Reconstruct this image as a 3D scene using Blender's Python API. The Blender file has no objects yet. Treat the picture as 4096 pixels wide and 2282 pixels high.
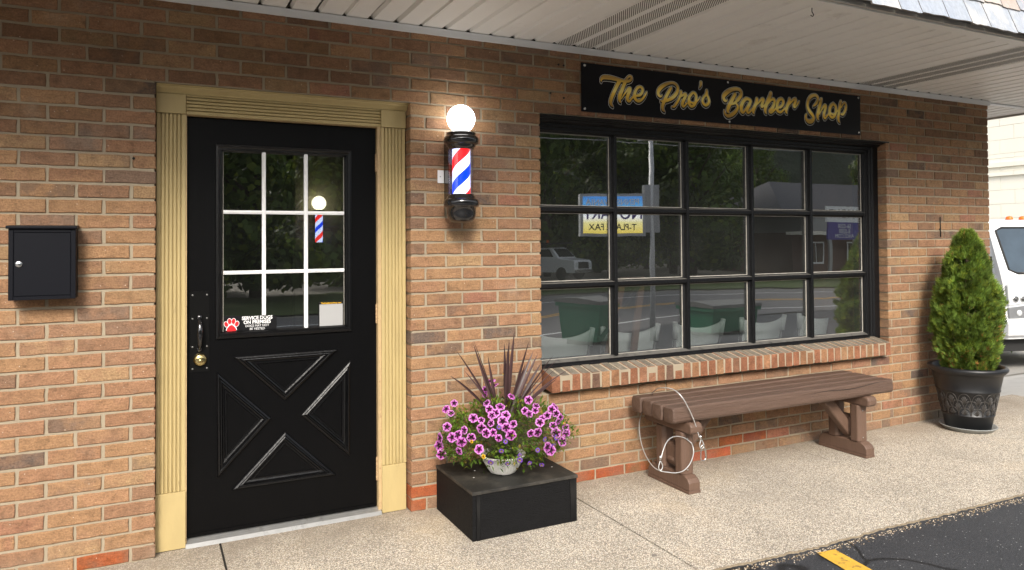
import bpy, math, random
import numpy as np
from mathutils import Vector, Matrix, noise as mnoise
R = math.radians
rnd = random.Random(7)
scn = bpy.context.scene

# ------------------------------------------------------------------ camera
cam_d = bpy.data.cameras.new("camera"); cam = bpy.data.objects.new("camera", cam_d)
scn.collection.objects.link(cam); scn.camera = cam
cam_d.sensor_width = 36.0; cam_d.lens = 25.683; cam_d.clip_end = 600.0; cam_d.clip_start = 0.05
cam_d.shift_y = -0.05492
_yaw, _pit, _rol = 0.4619, 0.0177, -0.0066
_f = Vector((math.sin(_yaw)*math.cos(_pit), math.cos(_yaw)*math.cos(_pit), math.sin(_pit)))
_r = Vector((math.cos(_yaw), -math.sin(_yaw), 0)); _u = _r.cross(_f)
_r2 = _r*math.cos(_rol)+_u*math.sin(_rol); _u2 = -_r*math.sin(_rol)+_u*math.cos(_rol)
cam.matrix_world = Matrix(((_r2.x, _u2.x, -_f.x, 0), (_r2.y, _u2.y, -_f.y, -3.7039), (_r2.z, _u2.z, -_f.z, 1.4231), (0, 0, 0, 1)))

# ------------------------------------------------------------------ sky, sun, exposure
SUN_EL, SUN_AZ = R(36), R(-20)        # azimuth measured from -Y (out of the wall) towards +X
world = bpy.data.worlds.new("World"); scn.world = world; world.use_nodes = True
wn = world.node_tree; wn.nodes.clear()
sky = wn.nodes.new("ShaderNodeTexSky"); sky.sky_type = 'NISHITA'; sky.sun_disc = False
sky.sun_elevation = SUN_EL; sky.sun_rotation = math.pi + SUN_AZ*-1
sky.air_density = 1.0; sky.dust_density = 3.5; sky.ozone_density = 1.0
hs = wn.nodes.new("ShaderNodeHueSaturation"); hs.inputs['Saturation'].default_value = 0.35
bg = wn.nodes.new("ShaderNodeBackground"); bg.inputs['Strength'].default_value = 0.15
wo = wn.nodes.new("ShaderNodeOutputWorld")
wn.links.new(sky.outputs[0], hs.inputs['Color']); wn.links.new(hs.outputs[0], bg.inputs['Color']); wn.links.new(bg.outputs[0], wo.inputs[0])
sun_d = bpy.data.lights.new("sun", 'SUN'); sun = bpy.data.objects.new("sun", sun_d); scn.collection.objects.link(sun)
sun_d.energy = 2.1; sun_d.angle = R(16); sun_d.color = (1.0, 0.93, 0.82)
_sd = Vector((math.sin(SUN_AZ)*math.cos(SUN_EL), -math.cos(SUN_AZ)*math.cos(SUN_EL), math.sin(SUN_EL)))
sun.rotation_euler = _sd.to_track_quat('Z', 'Y').to_euler(); sun.location = (0, -6, 9)
scn.view_settings.view_transform = 'Standard'; scn.view_settings.look = 'None'
scn.view_settings.gamma = 1.0; scn.view_settings.use_curve_mapping = False
scn.view_settings.exposure = 0.88
try:
    scn.cycles.max_bounces = 8; scn.cycles.transparent_max_bounces = 16; scn.cycles.diffuse_bounces = 4
    scn.cycles.sample_clamp_indirect = 4.0
except Exception: pass

# ------------------------------------------------------------------ helpers
def s2l(r, g, b):
    f = lambda c: c/12.92 if c <= .04045 else ((c+.055)/1.055)**2.4
    return (f(r), f(g), f(b))
def tag(o, label=None, cat=None, group=None, kind=None):
    if label: o['label'] = label
    if cat: o['category'] = cat
    if group: o['group'] = group
    if kind: o['kind'] = kind
    return o
def empty(name, loc, label=None, cat=None, group=None, rz=0.0):
    o = bpy.data.objects.new(name, None); scn.collection.objects.link(o)
    o.location = loc; o.rotation_euler = (0, 0, rz); o.empty_display_size = .1
    return tag(o, label, cat, group)

class MB:
    def __init__(s): s.v = []; s.f = []; s.m = []; s.c = []; s.c2 = []; s.sm = []
    def vert(s, p): s.v.append(tuple(p)); return len(s.v)-1
    def face(s, ids, m=0, c=None, c2=None, sm=False):
        s.f.append(tuple(ids)); s.m.append(m); s.c.append(c); s.c2.append(c2); s.sm.append(sm)
    def poly(s, pts, m=0, c=None, c2=None, sm=False): s.face([s.vert(p) for p in pts], m, c, c2, sm)
    def box(s, x0, y0, z0, x1, y1, z1, m=0, c=None, c2=None):
        i = [s.vert(p) for p in ((x0,y0,z0),(x1,y0,z0),(x1,y1,z0),(x0,y1,z0),(x0,y0,z1),(x1,y0,z1),(x1,y1,z1),(x0,y1,z1))]
        for q in ((0,3,2,1),(4,5,6,7),(0,1,5,4),(1,2,6,5),(2,3,7,6),(3,0,4,7)): s.face([i[k] for k in q], m, c, c2)
        return i
    def prism(s, pts, ax, a0, a1, m=0, c=None, caps=True, sm=False):
        # pts: closed 2D outline; ax: axis of extrusion ('x': pts are (y,z); 'y': (x,z); 'z': (x,y))
        def P(p, a): return {'x': (a, p[0], p[1]), 'y': (p[0], a, p[1]), 'z': (p[0], p[1], a)}[ax]
        A = [s.vert(P(p, a0)) for p in pts]; B = [s.vert(P(p, a1)) for p in pts]; n = len(pts)
        for k in range(n): s.face((A[k], A[(k+1) % n], B[(k+1) % n], B[k]), m, c, None, sm)
        if caps: s.face(A[::-1], m, c); s.face(B, m, c)
    def tube(s, pts, r, n=8, m=0, closed=False, caps=True):
        pts = [Vector(p) for p in pts]; N = len(pts); rs = r if isinstance(r, (list, tuple)) else [r]*N
        rings = []; up = None
        for i, p in enumerate(pts):
            a = pts[(i-1) % N] if (closed or i > 0) else p; b = pts[(i+1) % N] if (closed or i < N-1) else p
            t = (b-a).normalized()
            if up is None:
                up = Vector((0, 0, 1)) if abs(t.z) < .9 else Vector((1, 0, 0))
            u = (up - t*up.dot(t)).normalized(); w = t.cross(u); up = u
            rings.append([s.vert(p + (u*math.cos(2*math.pi*k/n)+w*math.sin(2*math.pi*k/n))*rs[i]) for k in range(n)])
        for i in range(N if closed else N-1):
            A, B = rings[i], rings[(i+1) % N]
            for k in range(n): s.face((A[k], A[(k+1) % n], B[(k+1) % n], B[k]), m, None, None, True)
        if caps and not closed: s.face(rings[0][::-1], m); s.face(rings[-1], m)
    def lathe(s, prof, cx, cy, n=32, m=0, caps=True, ax='z', a0=0, a1=2*math.pi):
        # prof: (radius, height) ; ax 'z' vertical, 'y' faces -y (height -> y)
        full = abs(a1-a0-2*math.pi) < 1e-6; K = n if full else n+1
        def P(r, h, a):
            if ax == 'z': return (cx+r*math.cos(a), cy+r*math.sin(a), h)
            return (cx+r*math.cos(a), h, cy+r*math.sin(a))
        rings = [[s.vert(P(r, h, a0+(a1-a0)*k/n)) for k in range(K)] for r, h in prof]
        for A, B in zip(rings, rings[1:]):
            for k in range(n): s.face((A[k], A[(k+1) % K], B[(k+1) % K], B[k]), m, None, None, True)
        if caps and full:
            if prof[0][0] > 1e-5: s.face(rings[0][::-1], m)
            if prof[-1][0] > 1e-5: s.face(rings[-1], m)
    def disc(s, x, y, z, r, h, n=16, m=0):       # small cylinder facing -y
        s.lathe([(r, y), (r, y-h), (r*.6, y-h-.0005)], x, z, n, m, ax='y')
    def frame(s, poly, prof, Y, m=0, fill=None, sgn=-1):
        # mitred moulding: poly in (x,z) counter-clockwise, prof [(inset, height)], height goes out of plane
        def inset(d):
            n = len(poly); out = []
            for i in range(n):
                p0, p1, p2 = Vector(poly[i-1]), Vector(poly[i]), Vector(poly[(i+1) % n])
                e1 = (p1-p0).normalized(); e2 = (p2-p1).normalized()
                n1 = Vector((-e1.y, e1.x)); n2 = Vector((-e2.y, e2.x))
                k = (n1+n2); k = k/max(1e-6, (1+n1.dot(n2))); out.append(p1+k*d)
            return out
        rings = [[s.vert((q.x, Y+sgn*h, q.y)) for q in inset(d)] for d, h in prof]
        for A, B in zip(rings, rings[1:]):
            for k in range(len(poly)): s.face((A[k], A[(k+1) % len(poly)], B[(k+1) % len(poly)], B[k]), m)
        if fill is not None: s.face(rings[-1], fill)
    def build(s, name, mats, parent=None, local=False, bevel=0, smooth=None, seg=1):
        me = bpy.data.meshes.new(name)
        off = Vector((0, 0, 0))
        if parent is not None and not local:
            q = parent
            while q is not None: off += q.location; q = q.parent
        me.from_pydata([(a-off.x, b-off.y, c-off.z) for a, b, c in s.v], [], s.f)
        if not isinstance(mats, (list, tuple)): mats = [mats]
        for k in mats: me.materials.append(k)
        me.polygons.foreach_set('material_index', s.m)
        me.polygons.foreach_set('use_smooth', [bool(x) for x in s.sm])
        if any(c is not None for c in s.c):
            for nm, lst in (('Col', s.c), ('Col2', s.c2)):
                at = me.color_attributes.new(nm, 'FLOAT_COLOR', 'CORNER'); arr = []
                for p, c in zip(me.polygons, lst):
                    c = c or (.5, .5, .5)
                    arr.extend((*c[:3], 1.0)*p.loop_total)
                at.data.foreach_set('color', arr)
        me.update(); me.validate()
        o = bpy.data.objects.new(name, me); scn.collection.objects.link(o)
        if parent is not None: o.parent = parent
        if bevel:
            b = o.modifiers.new('bevel', 'BEVEL'); b.width = bevel; b.segments = seg; b.limit_method = 'ANGLE'; b.angle_limit = R(35)
            b.harden_normals = False
        return o
def copy_tree(o, parent=None):
    c = o.copy(); scn.collection.objects.link(c); c.parent = parent
    for ch in o.children: copy_tree(ch, c)
    return c

# ------------------------------------------------------------------ materials
def nodes(name):
    m = bpy.data.materials.new(name); m.use_nodes = True; t = m.node_tree
    return m, t, t.nodes['Principled BSDF'], t.nodes['Material Output']
def N(t, typ, **kw):
    n = t.nodes.new(typ)
    for k, v in kw.items():
        if k in n.inputs.keys(): n.inputs[k].default_value = v
        else: setattr(n, k, v)
    return n
def mixc(t, a, b, fac, mode='MIX'):
    n = t.nodes.new('ShaderNodeMix'); n.data_type = 'RGBA'; n.blend_type = mode
    def put(i, v):
        if hasattr(v, 'links') or hasattr(v, 'is_linked'): t.links.new(v, n.inputs[i])
        else: n.inputs[i].default_value = (*v, 1) if isinstance(v, tuple) else v
    put(0, fac); put(6, a); put(7, b)
    return n.outputs[2]
def ramp(t, src, stops, interp='LINEAR'):
    n = t.nodes.new('ShaderNodeValToRGB'); n.color_ramp.interpolation = interp
    e = n.color_ramp.elements
    while len(e) < len(stops): e.new(.5)
    for k, (p, c) in enumerate(stops):
        e[k].position = p; e[k].color = (*c, 1) if isinstance(c, tuple) else (c, c, c, 1)
    t.links.new(src, n.inputs[0]); return n.outputs[0]
def coords(t, scale=None):
    tc = t.nodes.new('ShaderNodeTexCoord'); o = tc.outputs['Object']
    if scale:
        mp = t.nodes.new('ShaderNodeMapping'); mp.inputs['Scale'].default_value = scale; t.links.new(o, mp.inputs[0]); o = mp.outputs[0]
    return o
def noise(t, co, scale, detail=4, rough=.6):
    n = N(t, 'ShaderNodeTexNoise'); n.inputs['Scale'].default_value = scale; n.inputs['Detail'].default_value = detail
    n.inputs['Roughness'].default_value = rough; t.links.new(co, n.inputs['Vector']); return n.outputs['Fac']
def bump(t, bs, src, strength, dist):
    b = N(t, 'ShaderNodeBump'); b.inputs['Strength'].default_value = strength; b.inputs['Distance'].default_value = dist
    t.links.new(src, b.inputs['Height']); t.links.new(b.outputs[0], bs.inputs['Normal']); return b
def mat(name, col, rough=.6, metal=0., var=.15, vscale=8., bmp=None, stretch=None, col2=None, wear=None, spec=.5, coat=0.):
    m, t, bs, out = nodes(name)
    co = coords(t, stretch)
    c = mixc(t, tuple(x*(1-var) for x in col), tuple(min(1, x*(1+var)) for x in col), noise(t, co, vscale, 5))
    if col2: c = mixc(t, c, col2, ramp(t, noise(t, co, vscale*.5, 6, .7), [(.5, 0.), (.68, .8)]))
    if wear:   # (color, scale, lo, hi)
        c = mixc(t, c, wear[0], ramp(t, noise(t, co, wear[1], 8, .75), [(wear[2], 0.), (wear[3], 1.)]))
    t.links.new(c, bs.inputs['Base Color'])
    bs.inputs['Roughness'].default_value = rough; bs.inputs['Metallic'].default_value = metal
    bs.inputs['Specular IOR Level'].default_value = spec
    if coat: bs.inputs['Coat Weight'].default_value = coat; bs.inputs['Coat Roughness'].default_value = .08
    if bmp: bump(t, bs, noise(t, co, bmp[0], 6, .65), bmp[1], bmp[2])
    return m
def plain(name, col, rough=.5, emis=None, es=1.):
    m, t, bs, out = nodes(name); bs.inputs['Base Color'].default_value = (*col, 1); bs.inputs['Roughness'].default_value = rough
    if emis: bs.inputs['Emission Color'].default_value = (*emis, 1); bs.inputs['Emission Strength'].default_value = es
    return m

def brick_mat():
    m, t, bs, out = nodes('brick'); co = coords(t)
    a = N(t, 'ShaderNodeAttribute'); a.attribute_name = 'Col'; b = N(t, 'ShaderNodeAttribute'); b.attribute_name = 'Col2'
    n1 = noise(t, co, 9, 5, .6); n2 = noise(t, co, 130, 4, .7)
    c = mixc(t, a.outputs[0], b.outputs[0], ramp(t, n1, [(.44, 0.), (.56, 1.)]))
    c = mixc(t, c, ramp(t, n2, [(.2, .58), (.8, 1.38)]), 1.0, 'MULTIPLY')
    mm = noise(t, coords(t, (1, 1, 3)), 45, 5, .7)
    c = mixc(t, c, ramp(t, mm, [(.25, .78), (.75, 1.2)]), 1.0, 'MULTIPLY')
    # lime specks and pits
    v = N(t, 'ShaderNodeTexVoronoi'); v.inputs['Scale'].default_value = 26; t.links.new(co, v.inputs['Vector'])
    c = mixc(t, c, (.62, .52, .42), ramp(t, v.outputs['Distance'], [(.035, .8), (.07, 0.)]))
    lp = noise(t, co, 19, 7, .75)
    c = mixc(t, c, ramp(t, lp, [(.30, .60), (.45, .96), (.60, 1.08), (.74, 1.40)]), 1.0, 'MULTIPLY')
    sxyz = N(t, 'ShaderNodeSeparateXYZ'); t.links.new(co, sxyz.inputs[0])
    gz = ramp(t, sxyz.outputs[2], [(0., 1.), (.16, 0.)])
    gr = N(t, 'ShaderNodeMath', operation='MULTIPLY'); t.links.new(gz, gr.inputs[0]); t.links.new(ramp(t, noise(t, co, 5, 6, .7), [(.40, 0.), (.75, .8)]), gr.inputs[1])
    c = mixc(t, c, (.22, .17, .125), gr.outputs[0])
    sm = noise(t, co, 3.1, 8, .72)
    c = mixc(t, c, (.46, .38, .30), ramp(t, sm, [(.60, 0.), (.80, .35)]))
    t.links.new(c, bs.inputs['Base Color']); bs.inputs['Roughness'].default_value = .88
    bs.inputs['Specular IOR Level'].default_value = .25
    hb = mixc(t, n2, mm, .5)
    bump(t, bs, hb, .95, .009)
    return m
def mortar_mat():
    m, t, bs, out = nodes('mortar'); co = coords(t)
    c = mixc(t, (.27, .222, .155), (.375, .318, .232), noise(t, co, 14, 6, .7))
    c = mixc(t, c, (.20, .165, .12), ramp(t, noise(t, co, 2.2, 6, .7), [(.55, 0.), (.8, .6)]))
    t.links.new(c, bs.inputs['Base Color']); bs.inputs['Roughness'].default_value = .95
    bump(t, bs, noise(t, co, 160, 4, .7), .6, .004); return m
def aggregate_mat():
    m, t, bs, out = nodes('exposed_aggregate'); co = coords(t)
    v = N(t, 'ShaderNodeTexVoronoi'); v.inputs['Scale'].default_value = 185; t.links.new(co, v.inputs['Vector'])
    sp = N(t, 'ShaderNodeSeparateColor'); t.links.new(v.outputs['Color'], sp.inputs[0])
    c = ramp(t, sp.outputs[0], [(0, (.80, .72, .60)), (.28, (.64, .555, .44)), (.45, (.88, .82, .71)), (.62, (.40, .34, .28)), (.76, (.78, .66, .50)), (.90, (.17, .155, .145))], 'CONSTANT')
    c = mixc(t, (.30, .26, .21), c, ramp(t, v.outputs['Distance'], [(.38, 1.), (.62, 0.)]))
    big = noise(t, co, 2.3, 7, .65)
    c = mixc(t, c, ramp(t, big, [(.25, .80), (.7, 1.08)]), 1.0, 'MULTIPLY')
    v2 = N(t, 'ShaderNodeTexVoronoi'); v2.inputs['Scale'].default_value = 48; t.links.new(co, v2.inputs['Vector'])
    c = mixc(t, c, (.20, .175, .155), ramp(t, v2.outputs['Distance'], [(.10, .6), (.18, 0.)]))
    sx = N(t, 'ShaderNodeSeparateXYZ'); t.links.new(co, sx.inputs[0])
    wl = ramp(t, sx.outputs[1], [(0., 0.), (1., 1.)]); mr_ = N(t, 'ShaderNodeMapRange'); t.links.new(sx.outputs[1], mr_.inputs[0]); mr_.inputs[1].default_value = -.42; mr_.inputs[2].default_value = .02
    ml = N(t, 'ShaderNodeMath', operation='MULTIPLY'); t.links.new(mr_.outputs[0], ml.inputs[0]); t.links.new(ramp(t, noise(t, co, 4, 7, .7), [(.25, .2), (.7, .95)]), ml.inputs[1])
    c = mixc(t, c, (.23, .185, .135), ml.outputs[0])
    v5 = N(t, 'ShaderNodeTexVoronoi'); v5.inputs['Scale'].default_value = 2.1; t.links.new(co, v5.inputs['Vector'])
    c = mixc(t, c, (.13, .115, .10), ramp(t, v5.outputs['Distance'], [(.022, .75), (.038, 0.)]))
    c = mixc(t, c, (.30, .26, .215), ramp(t, noise(t, co, .9, 8, .75), [(.52, 0.), (.72, .42)]))
    st = noise(t, co, 1.1, 5, .6)
    c = mixc(t, c, (.62, .46, .26), ramp(t, st, [(.58, 0.), (.78, .28)]))
    t.links.new(c, bs.inputs['Base Color']); bs.inputs['Roughness'].default_value = .8
    inv = N(t, 'ShaderNodeMath', operation='SUBTRACT'); inv.inputs[0].default_value = 1; t.links.new(v.outputs['Distance'], inv.inputs[1])
    bump(t, bs, inv.outputs[0], .7, .004); return m
def asphalt_mat():
    m, t, bs, out = nodes('asphalt'); co = coords(t)
    c = mixc(t, (.030, .032, .038), (.062, .064, .070), noise(t, co, 3, 8, .7))
    v = N(t, 'ShaderNodeTexVoronoi'); v.inputs['Scale'].default_value = 55; t.links.new(co, v.inputs['Vector'])
    sel = N(t, 'ShaderNodeSeparateColor'); t.links.new(v.outputs['Color'], sel.inputs[0])
    k = N(t, 'ShaderNodeMath', operation='MULTIPLY'); t.links.new(ramp(t, v.outputs['Distance'], [(.12, 1.), (.2, 0.)]), k.inputs[0]); t.links.new(ramp(t, sel.outputs[1], [(.70, 0.), (.72, 1.)]), k.inputs[1])
    c = mixc(t, c, (.42, .42, .42), k.outputs[0])
    v3 = N(t, 'ShaderNodeTexVoronoi'); v3.inputs['Scale'].default_value = 170; t.links.new(co, v3.inputs['Vector'])
    c = mixc(t, c, ramp(t, v3.outputs['Distance'], [(0., 1.5), (.6, .6)]), 1.0, 'MULTIPLY')
    cr = N(t, 'ShaderNodeTexVoronoi'); cr.feature = 'DISTANCE_TO_EDGE'; cr.inputs['Scale'].default_value = 1.1
    wv = N(t, 'ShaderNodeMix'); wv.data_type = 'VECTOR'
    nn = N(t, 'ShaderNodeTexNoise'); nn.inputs['Scale'].default_value = 2.5; t.links.new(co, nn.inputs['Vector'])
    wv.inputs[0].default_value = .25; t.links.new(co, wv.inputs[4]); t.links.new(nn.outputs['Color'], wv.inputs[5]); t.links.new(wv.outputs[1], cr.inputs['Vector'])
    c = mixc(t, c, (.008, .008, .009), ramp(t, cr.outputs['Distance'], [(.004, 1.), (.012, 0.)]))
    t.links.new(c, bs.inputs['Base Color']); bs.inputs['Roughness'].default_value = .62
    bump(t, bs, v3.outputs['Distance'], .55, .004); return m
def glass_mat(name, refl=.12, tint=(.85, .9, .88), wav=.006, wscale=2.6, veil=.0):
    m, t, bs, out = nodes(name); t.nodes.remove(bs)
    co = coords(t)
    tr = N(t, 'ShaderNodeBsdfTransparent'); tr.inputs[0].default_value = (*tint, 1)
    gl = N(t, 'ShaderNodeBsdfGlossy'); gl.inputs['Roughness'].default_value = .004; gl.inputs[0].default_value = (1, 1, 1, 1)
    b = N(t, 'ShaderNodeBump'); b.inputs['Strength'].default_value = 1; b.inputs['Distance'].default_value = wav
    t.links.new(noise(t, co, wscale, 2, .4), b.inputs['Height']); t.links.new(b.outputs[0], gl.inputs['Normal'])
    lw = N(t, 'ShaderNodeLayerWeight'); lw.inputs[0].default_value = .35
    mr = N(t, 'ShaderNodeMapRange'); mr.inputs[3].default_value = refl; mr.inputs[4].default_value = 1.0
    pw = N(t, 'ShaderNodeMath', operation='POWER'); t.links.new(lw.outputs['Facing'], pw.inputs[0]); pw.inputs[1].default_value = 3.2
    t.links.new(pw.outputs[0], mr.inputs[0])
    mx = N(t, 'ShaderNodeMixShader'); t.links.new(mr.outputs[0], mx.inputs[0]); t.links.new(tr.outputs[0], mx.inputs[1]); t.links.new(gl.outputs[0], mx.inputs[2])
    df = N(t, 'ShaderNodeBsdfDiffuse'); df.inputs[0].default_value = (.6, .62, .6, 1)
    m2 = N(t, 'ShaderNodeMixShader'); t.links.new(mx.outputs[0], m2.inputs[1]); t.links.new(df.outputs[0], m2.inputs[2])
    dm = N(t, 'ShaderNodeMath', operation='MULTIPLY'); t.links.new(ramp(t, noise(t, co, 2.2, 7, .7), [(.3, .5), (.75, 1.6)]), dm.inputs[0]); dm.inputs[1].default_value = veil; t.links.new(dm.outputs[0], m2.inputs[0])  # painted haze: thin diffuse veil mixed in to grey the dark glass
    t.links.new(m2.outputs[0], out.inputs[0]); return m
def leaf_mat(name, base, var=.5, trans=.25, rough=.55):
    m, t, bs, out = nodes(name)
    a = N(t, 'ShaderNodeAttribute'); a.attribute_name = 'Col'
    c = mixc(t, base, a.outputs[0], 1.0, 'MULTIPLY')
    t.links.new(c, bs.inputs['Base Color']); bs.inputs['Roughness'].default_value = rough; bs.inputs['Specular IOR Level'].default_value = .3
    tl = N(t, 'ShaderNodeBsdfTranslucent'); t.links.new(c, tl.inputs[0])
    mx = N(t, 'ShaderNodeMixShader'); mx.inputs[0].default_value = trans
    t.links.new(bs.outputs[0], mx.inputs[1]); t.links.new(tl.outputs[0], mx.inputs[2]); t.links.new(mx.outputs[0], out.inputs[0]); return m
def wood_paint(name, col, grain=(1, 1, 1), rough=.5, wear=None, bs_=.5, sc=30, var=.12, spec=.5):
    return mat(name, col, rough, 0, var, sc*.4, (sc, bs_, .004), grain, wear=wear, spec=spec)

M = {}
M['brick'] = brick_mat(); M['mortar'] = mortar_mat(); M['aggregate'] = aggregate_mat(); M['asphalt'] = asphalt_mat()
M['cream'] = wood_paint('cream_paint', (.425, .328, .150), (1, 1, .25), .55, ((.16, .115, .06), 15, .64, .80), .35, 40, .14)
M['door'] = mat('door_black_paint', (.0016, .0016, .0019), .40, 0, .35, 5, (35, .22, .003), (3, 1, .35), wear=((.022, .022, .021), 26, .66, .95), spec=.14)
M['moulding'] = mat('door_moulding_paint', (.0022, .0022, .0026), .29, 0, .4, 8, (45, .5, .003), None, wear=((.07, .07, .066), 48, .70, .84), spec=.36)
M['winblack'] = mat('window_black_paint', (.0045, .0047, .0055), .42, 0, .5, 9, (60, .8, .004), None, wear=((.17, .16, .14), 34, .66, .82), spec=.28)
M['bead'] = mat('glazing_putty', (.36, .34, .30), .8, 0, .5, 30, (80, .6, .003))
M['muntin_white'] = mat('white_vinyl', (.80, .80, .80), .35, 0, .03, 5)
M['glass'] = glass_mat('window_glass', .27, (.90,.92,.91), .00040, 2.6, .015)
M['doorglass'] = glass_mat('door_glass',   .30, (.72, .75, .74), .0002, 3.4, .006)
M['soffit'] = mat('cream_vinyl_soffit', (.83, .81, .77), .5, 0, .05, 2.0, (3.0, .25, .01), wear=((.36, .32, .26), 2.4, .58, .9))
M['trimwhite'] = mat('white_vinyl_trim', (.70, .71, .72), .42, 0, .05, 6, wear=((.30, .30, .30), 13, .66, .85))
M['hole'] = plain('dark_gap', (.006, .006, .006), .9)
M['mailbox'] = mat('mailbox_black', (.0030, .0035, .0065), .5, 0, .12, 120, (260, .25, .001), spec=.16)
M['chrome'] = mat('chrome', (.62, .62, .62), .22, 1., .08, 20)
M['brass'] = mat('brass', (.60, .48, .22), .22, 1., .15, 20)
M['screw'] = mat('screw_steel', (.35, .35, .34), .35, 1., .2, 60)
M['gloss_black'] = mat('gloss_black_plastic', (.008, .008, .009), .10, 0, .1, 6, spec=.6, coat=.6)
M['hardware'] = mat('hardware_black', (.0035, .0035, .0035), .34, 0, .3, 30, wear=((.16, .14, .11), 30, .72, .84), spec=.2)
M['boxblack'] = mat('weathered_black_stain', (.0060, .0060, .0065), .62, 0, .6, 14, (38, 1., .006), (1, 1, 5), wear=((.05, .046, .04), 9, .66, .90), spec=.15)
M['boxtop'] = mat('weathered_black_top', (.018, .017, .015), .60, 0, .45, 9, (60, .5, .003), None, wear=((.115, .10, .08), 5, .46, .86), spec=.4)
M['benchtop'] = mat('bench_brown_paint', (.100, .061, .044), .5, 0, .34, 14, (30, 1., .007), (.35, 3, 3), wear=((.40, .33, .28), 38, .74, .82), spec=.4)
M['benchleg'] = mat('bench_leg_brown_paint', (.122, .073, .051), .55, 0, .20, 10, (30, .7, .005), (3, 3, .4), wear=((.46, .36, .27), 26, .71, .80), spec=.4)
M['cable'] = mat('coated_steel_cable', (.55, .56, .56), .35, .5, .12, 90)
M['whiteplastic'] = mat('white_plastic_bowl', (.84, .82, .76), .4, 0, .06, 8)
M['planter'] = mat('black_planter', (.008, .0085, .010), .42, 0, .3, 6, wear=((.12, .12, .12), 24, .76, .86), spec=.5)
M['relief'] = mat('planter_relief_rub', (.055, .050, .046), .5, 0, .3, 30)
M['saucer'] = mat('grey_saucer', (.24, .25, .245), .45, 0, .15, 9, wear=((.10, .09, .07), 14, .6, .8))
M['soil'] = mat('potting_soil', (.022, .015, .010), .95, 0, .5, 60, (90, 1, .01))
M['slate'] = mat('slate', (.30, .33, .38), .5, 0, .18, 7, (30, .6, .006))
M['bark'] = mat('bark', (.07, .05, .035), .9, 0, .4, 20, (30, 1, .01))
M['grey_metal'] = mat('galvanised_steel', (.34, .35, .36), .4, .7, .12, 10)
M['alu'] = mat('threshold_aluminium', (.42, .42, .41), .38, .75, .2, 25, wear=((.14, .13, .12), 20, .58, .75))
M['concrete'] = mat('light_concrete', (.40, .385, .36), .85, 0, .15, 3, (40, .4, .004), wear=((.24, .23, .21), 2.2, .55, .8))
M['whitewall'] = mat('cream_painted_block', (.83, .80, .70), .7, 0, .05, 1.2, (12, .25, .01))
M['yellow'] = mat('yellow_road_paint', (.66, .38, .045), .75, 0, .22, 9, (120, .8, .003), wear=((.06, .055, .045), 24, .53, .66))
M['roadwhite'] = plain('white_road_paint', (.75, .75, .73), .7)
M['roadyellow'] = plain('yellow_centre_paint', (.70, .38, .05), .7)
M['roadgrey'] = mat('old_asphalt', (.135, .130, .130), .8, 0, .2, .6, (30, .3, .01))
M['grass'] = mat('grass', (.075, .105, .025), .95, 0, .4, 2.5, (20, 1, .03))
M['gravel'] = mat('gravel_verge', (.20, .185, .16), .95, 0, .35, 5, (30, 1, .02))
M['hill'] = mat('wooded_slope', (.026, .040, .015), .95, 0, .8, 1.6, (1.6, 1, .8))
M['carwhite'] = mat('white_car_paint', (.78, .79, .80), .25, 0, .03, 2, coat=.5)
M['cardark'] = plain('dark_car_glass', (.012, .016, .02), .06)
M['windshield'] = mat('truck_windshield', (.035, .055, .075), .04, 0, .55, 2.2, spec=1.0)
M['tyre'] = plain('tyre_rubber', (.015, .015, .015), .85)
M['lamp_orange'] = plain('amber_lens', (.75, .16, .02), .25)
M['lens'] = plain('clear_lens', (.55, .57, .58), .12)
M['underside'] = plain('underbody_black', (.012, .012, .012), .7)
M['interior'] = mat('interior_wall', (.060, .055, .048), .9, 0, .1, 3)
M['interior_floor'] = mat('interior_floor', (.05, .045, .04), .7, 0, .2, 3)
M['intwood'] = mat('interior_wood', (.12, .055, .025), .6, 0, .3, 10, (20, .2, .003), (1, 1, .2))
M['chairgrey'] = mat('grey_chair_shell', (.55, .58, .585), .42, 0, .05, 5)
M['chairframe'] = mat('chair_frame_black', (.02, .02, .02), .35, 0, .1, 5)
M['dumpgreen'] = mat('green_dumpster_paint', (.02, .15, .08), .45, 0, .25, 3)
M['dumplid'] = mat('dumpster_lid', (.12, .12, .115), .6, 0, .2, 6)
M['panelcream'] = plain('cream_wall_panel', (.42, .37, .27), .7)
# ================================================================== GROUND AND STREET (setting)
def lot_z(y):
    if y > -2.2: return -.008
    if y > -10: return -.008-.84*(-2.2-y)/7.8
    return -.852
def sheet(name, xs, ys, zf, m, kind='structure', label=None):
    mb = MB(); g = [[mb.vert((x, y, zf(x, y))) for x in xs] for y in ys]
    for j in range(len(ys)-1):
        for i in range(len(xs)-1): mb.face((g[j][i], g[j][i+1], g[j+1][i+1], g[j+1][i]), 0, None, None, True)
    o = mb.build(name, m); o['kind'] = kind; return o
def drange(a, b, n): return [a+(b-a)*k/n for k in range(n+1)]
def ground_z(x, y):
    z = lot_z(y)-.004
    if y > 0.4 and x > 7: z = min(z, -.016-.15*max(0, y-.4)) if y < 4 else -.556
    if y > -2.2: z -= .16
    if y > .4 and x > 7: z -= 0
    return z
sheet('ground', [-150, -60, -20, -5, 0, 7, 7.1, 20, 60, 150], [-150, -60, -30, -20, -10, -6, -2.2, -1.9, .4, 4, 20, 60, 150], lambda x, y: ground_z(x, y)-.02, M['gravel'])
sheet('parking_lot', [-20, -8, 0, 3, 8, 14, 26], [-12.6, -10, -8, -6, -4, -2.2, -1.1], lambda x, y: lot_z(y), M['asphalt'])
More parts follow.
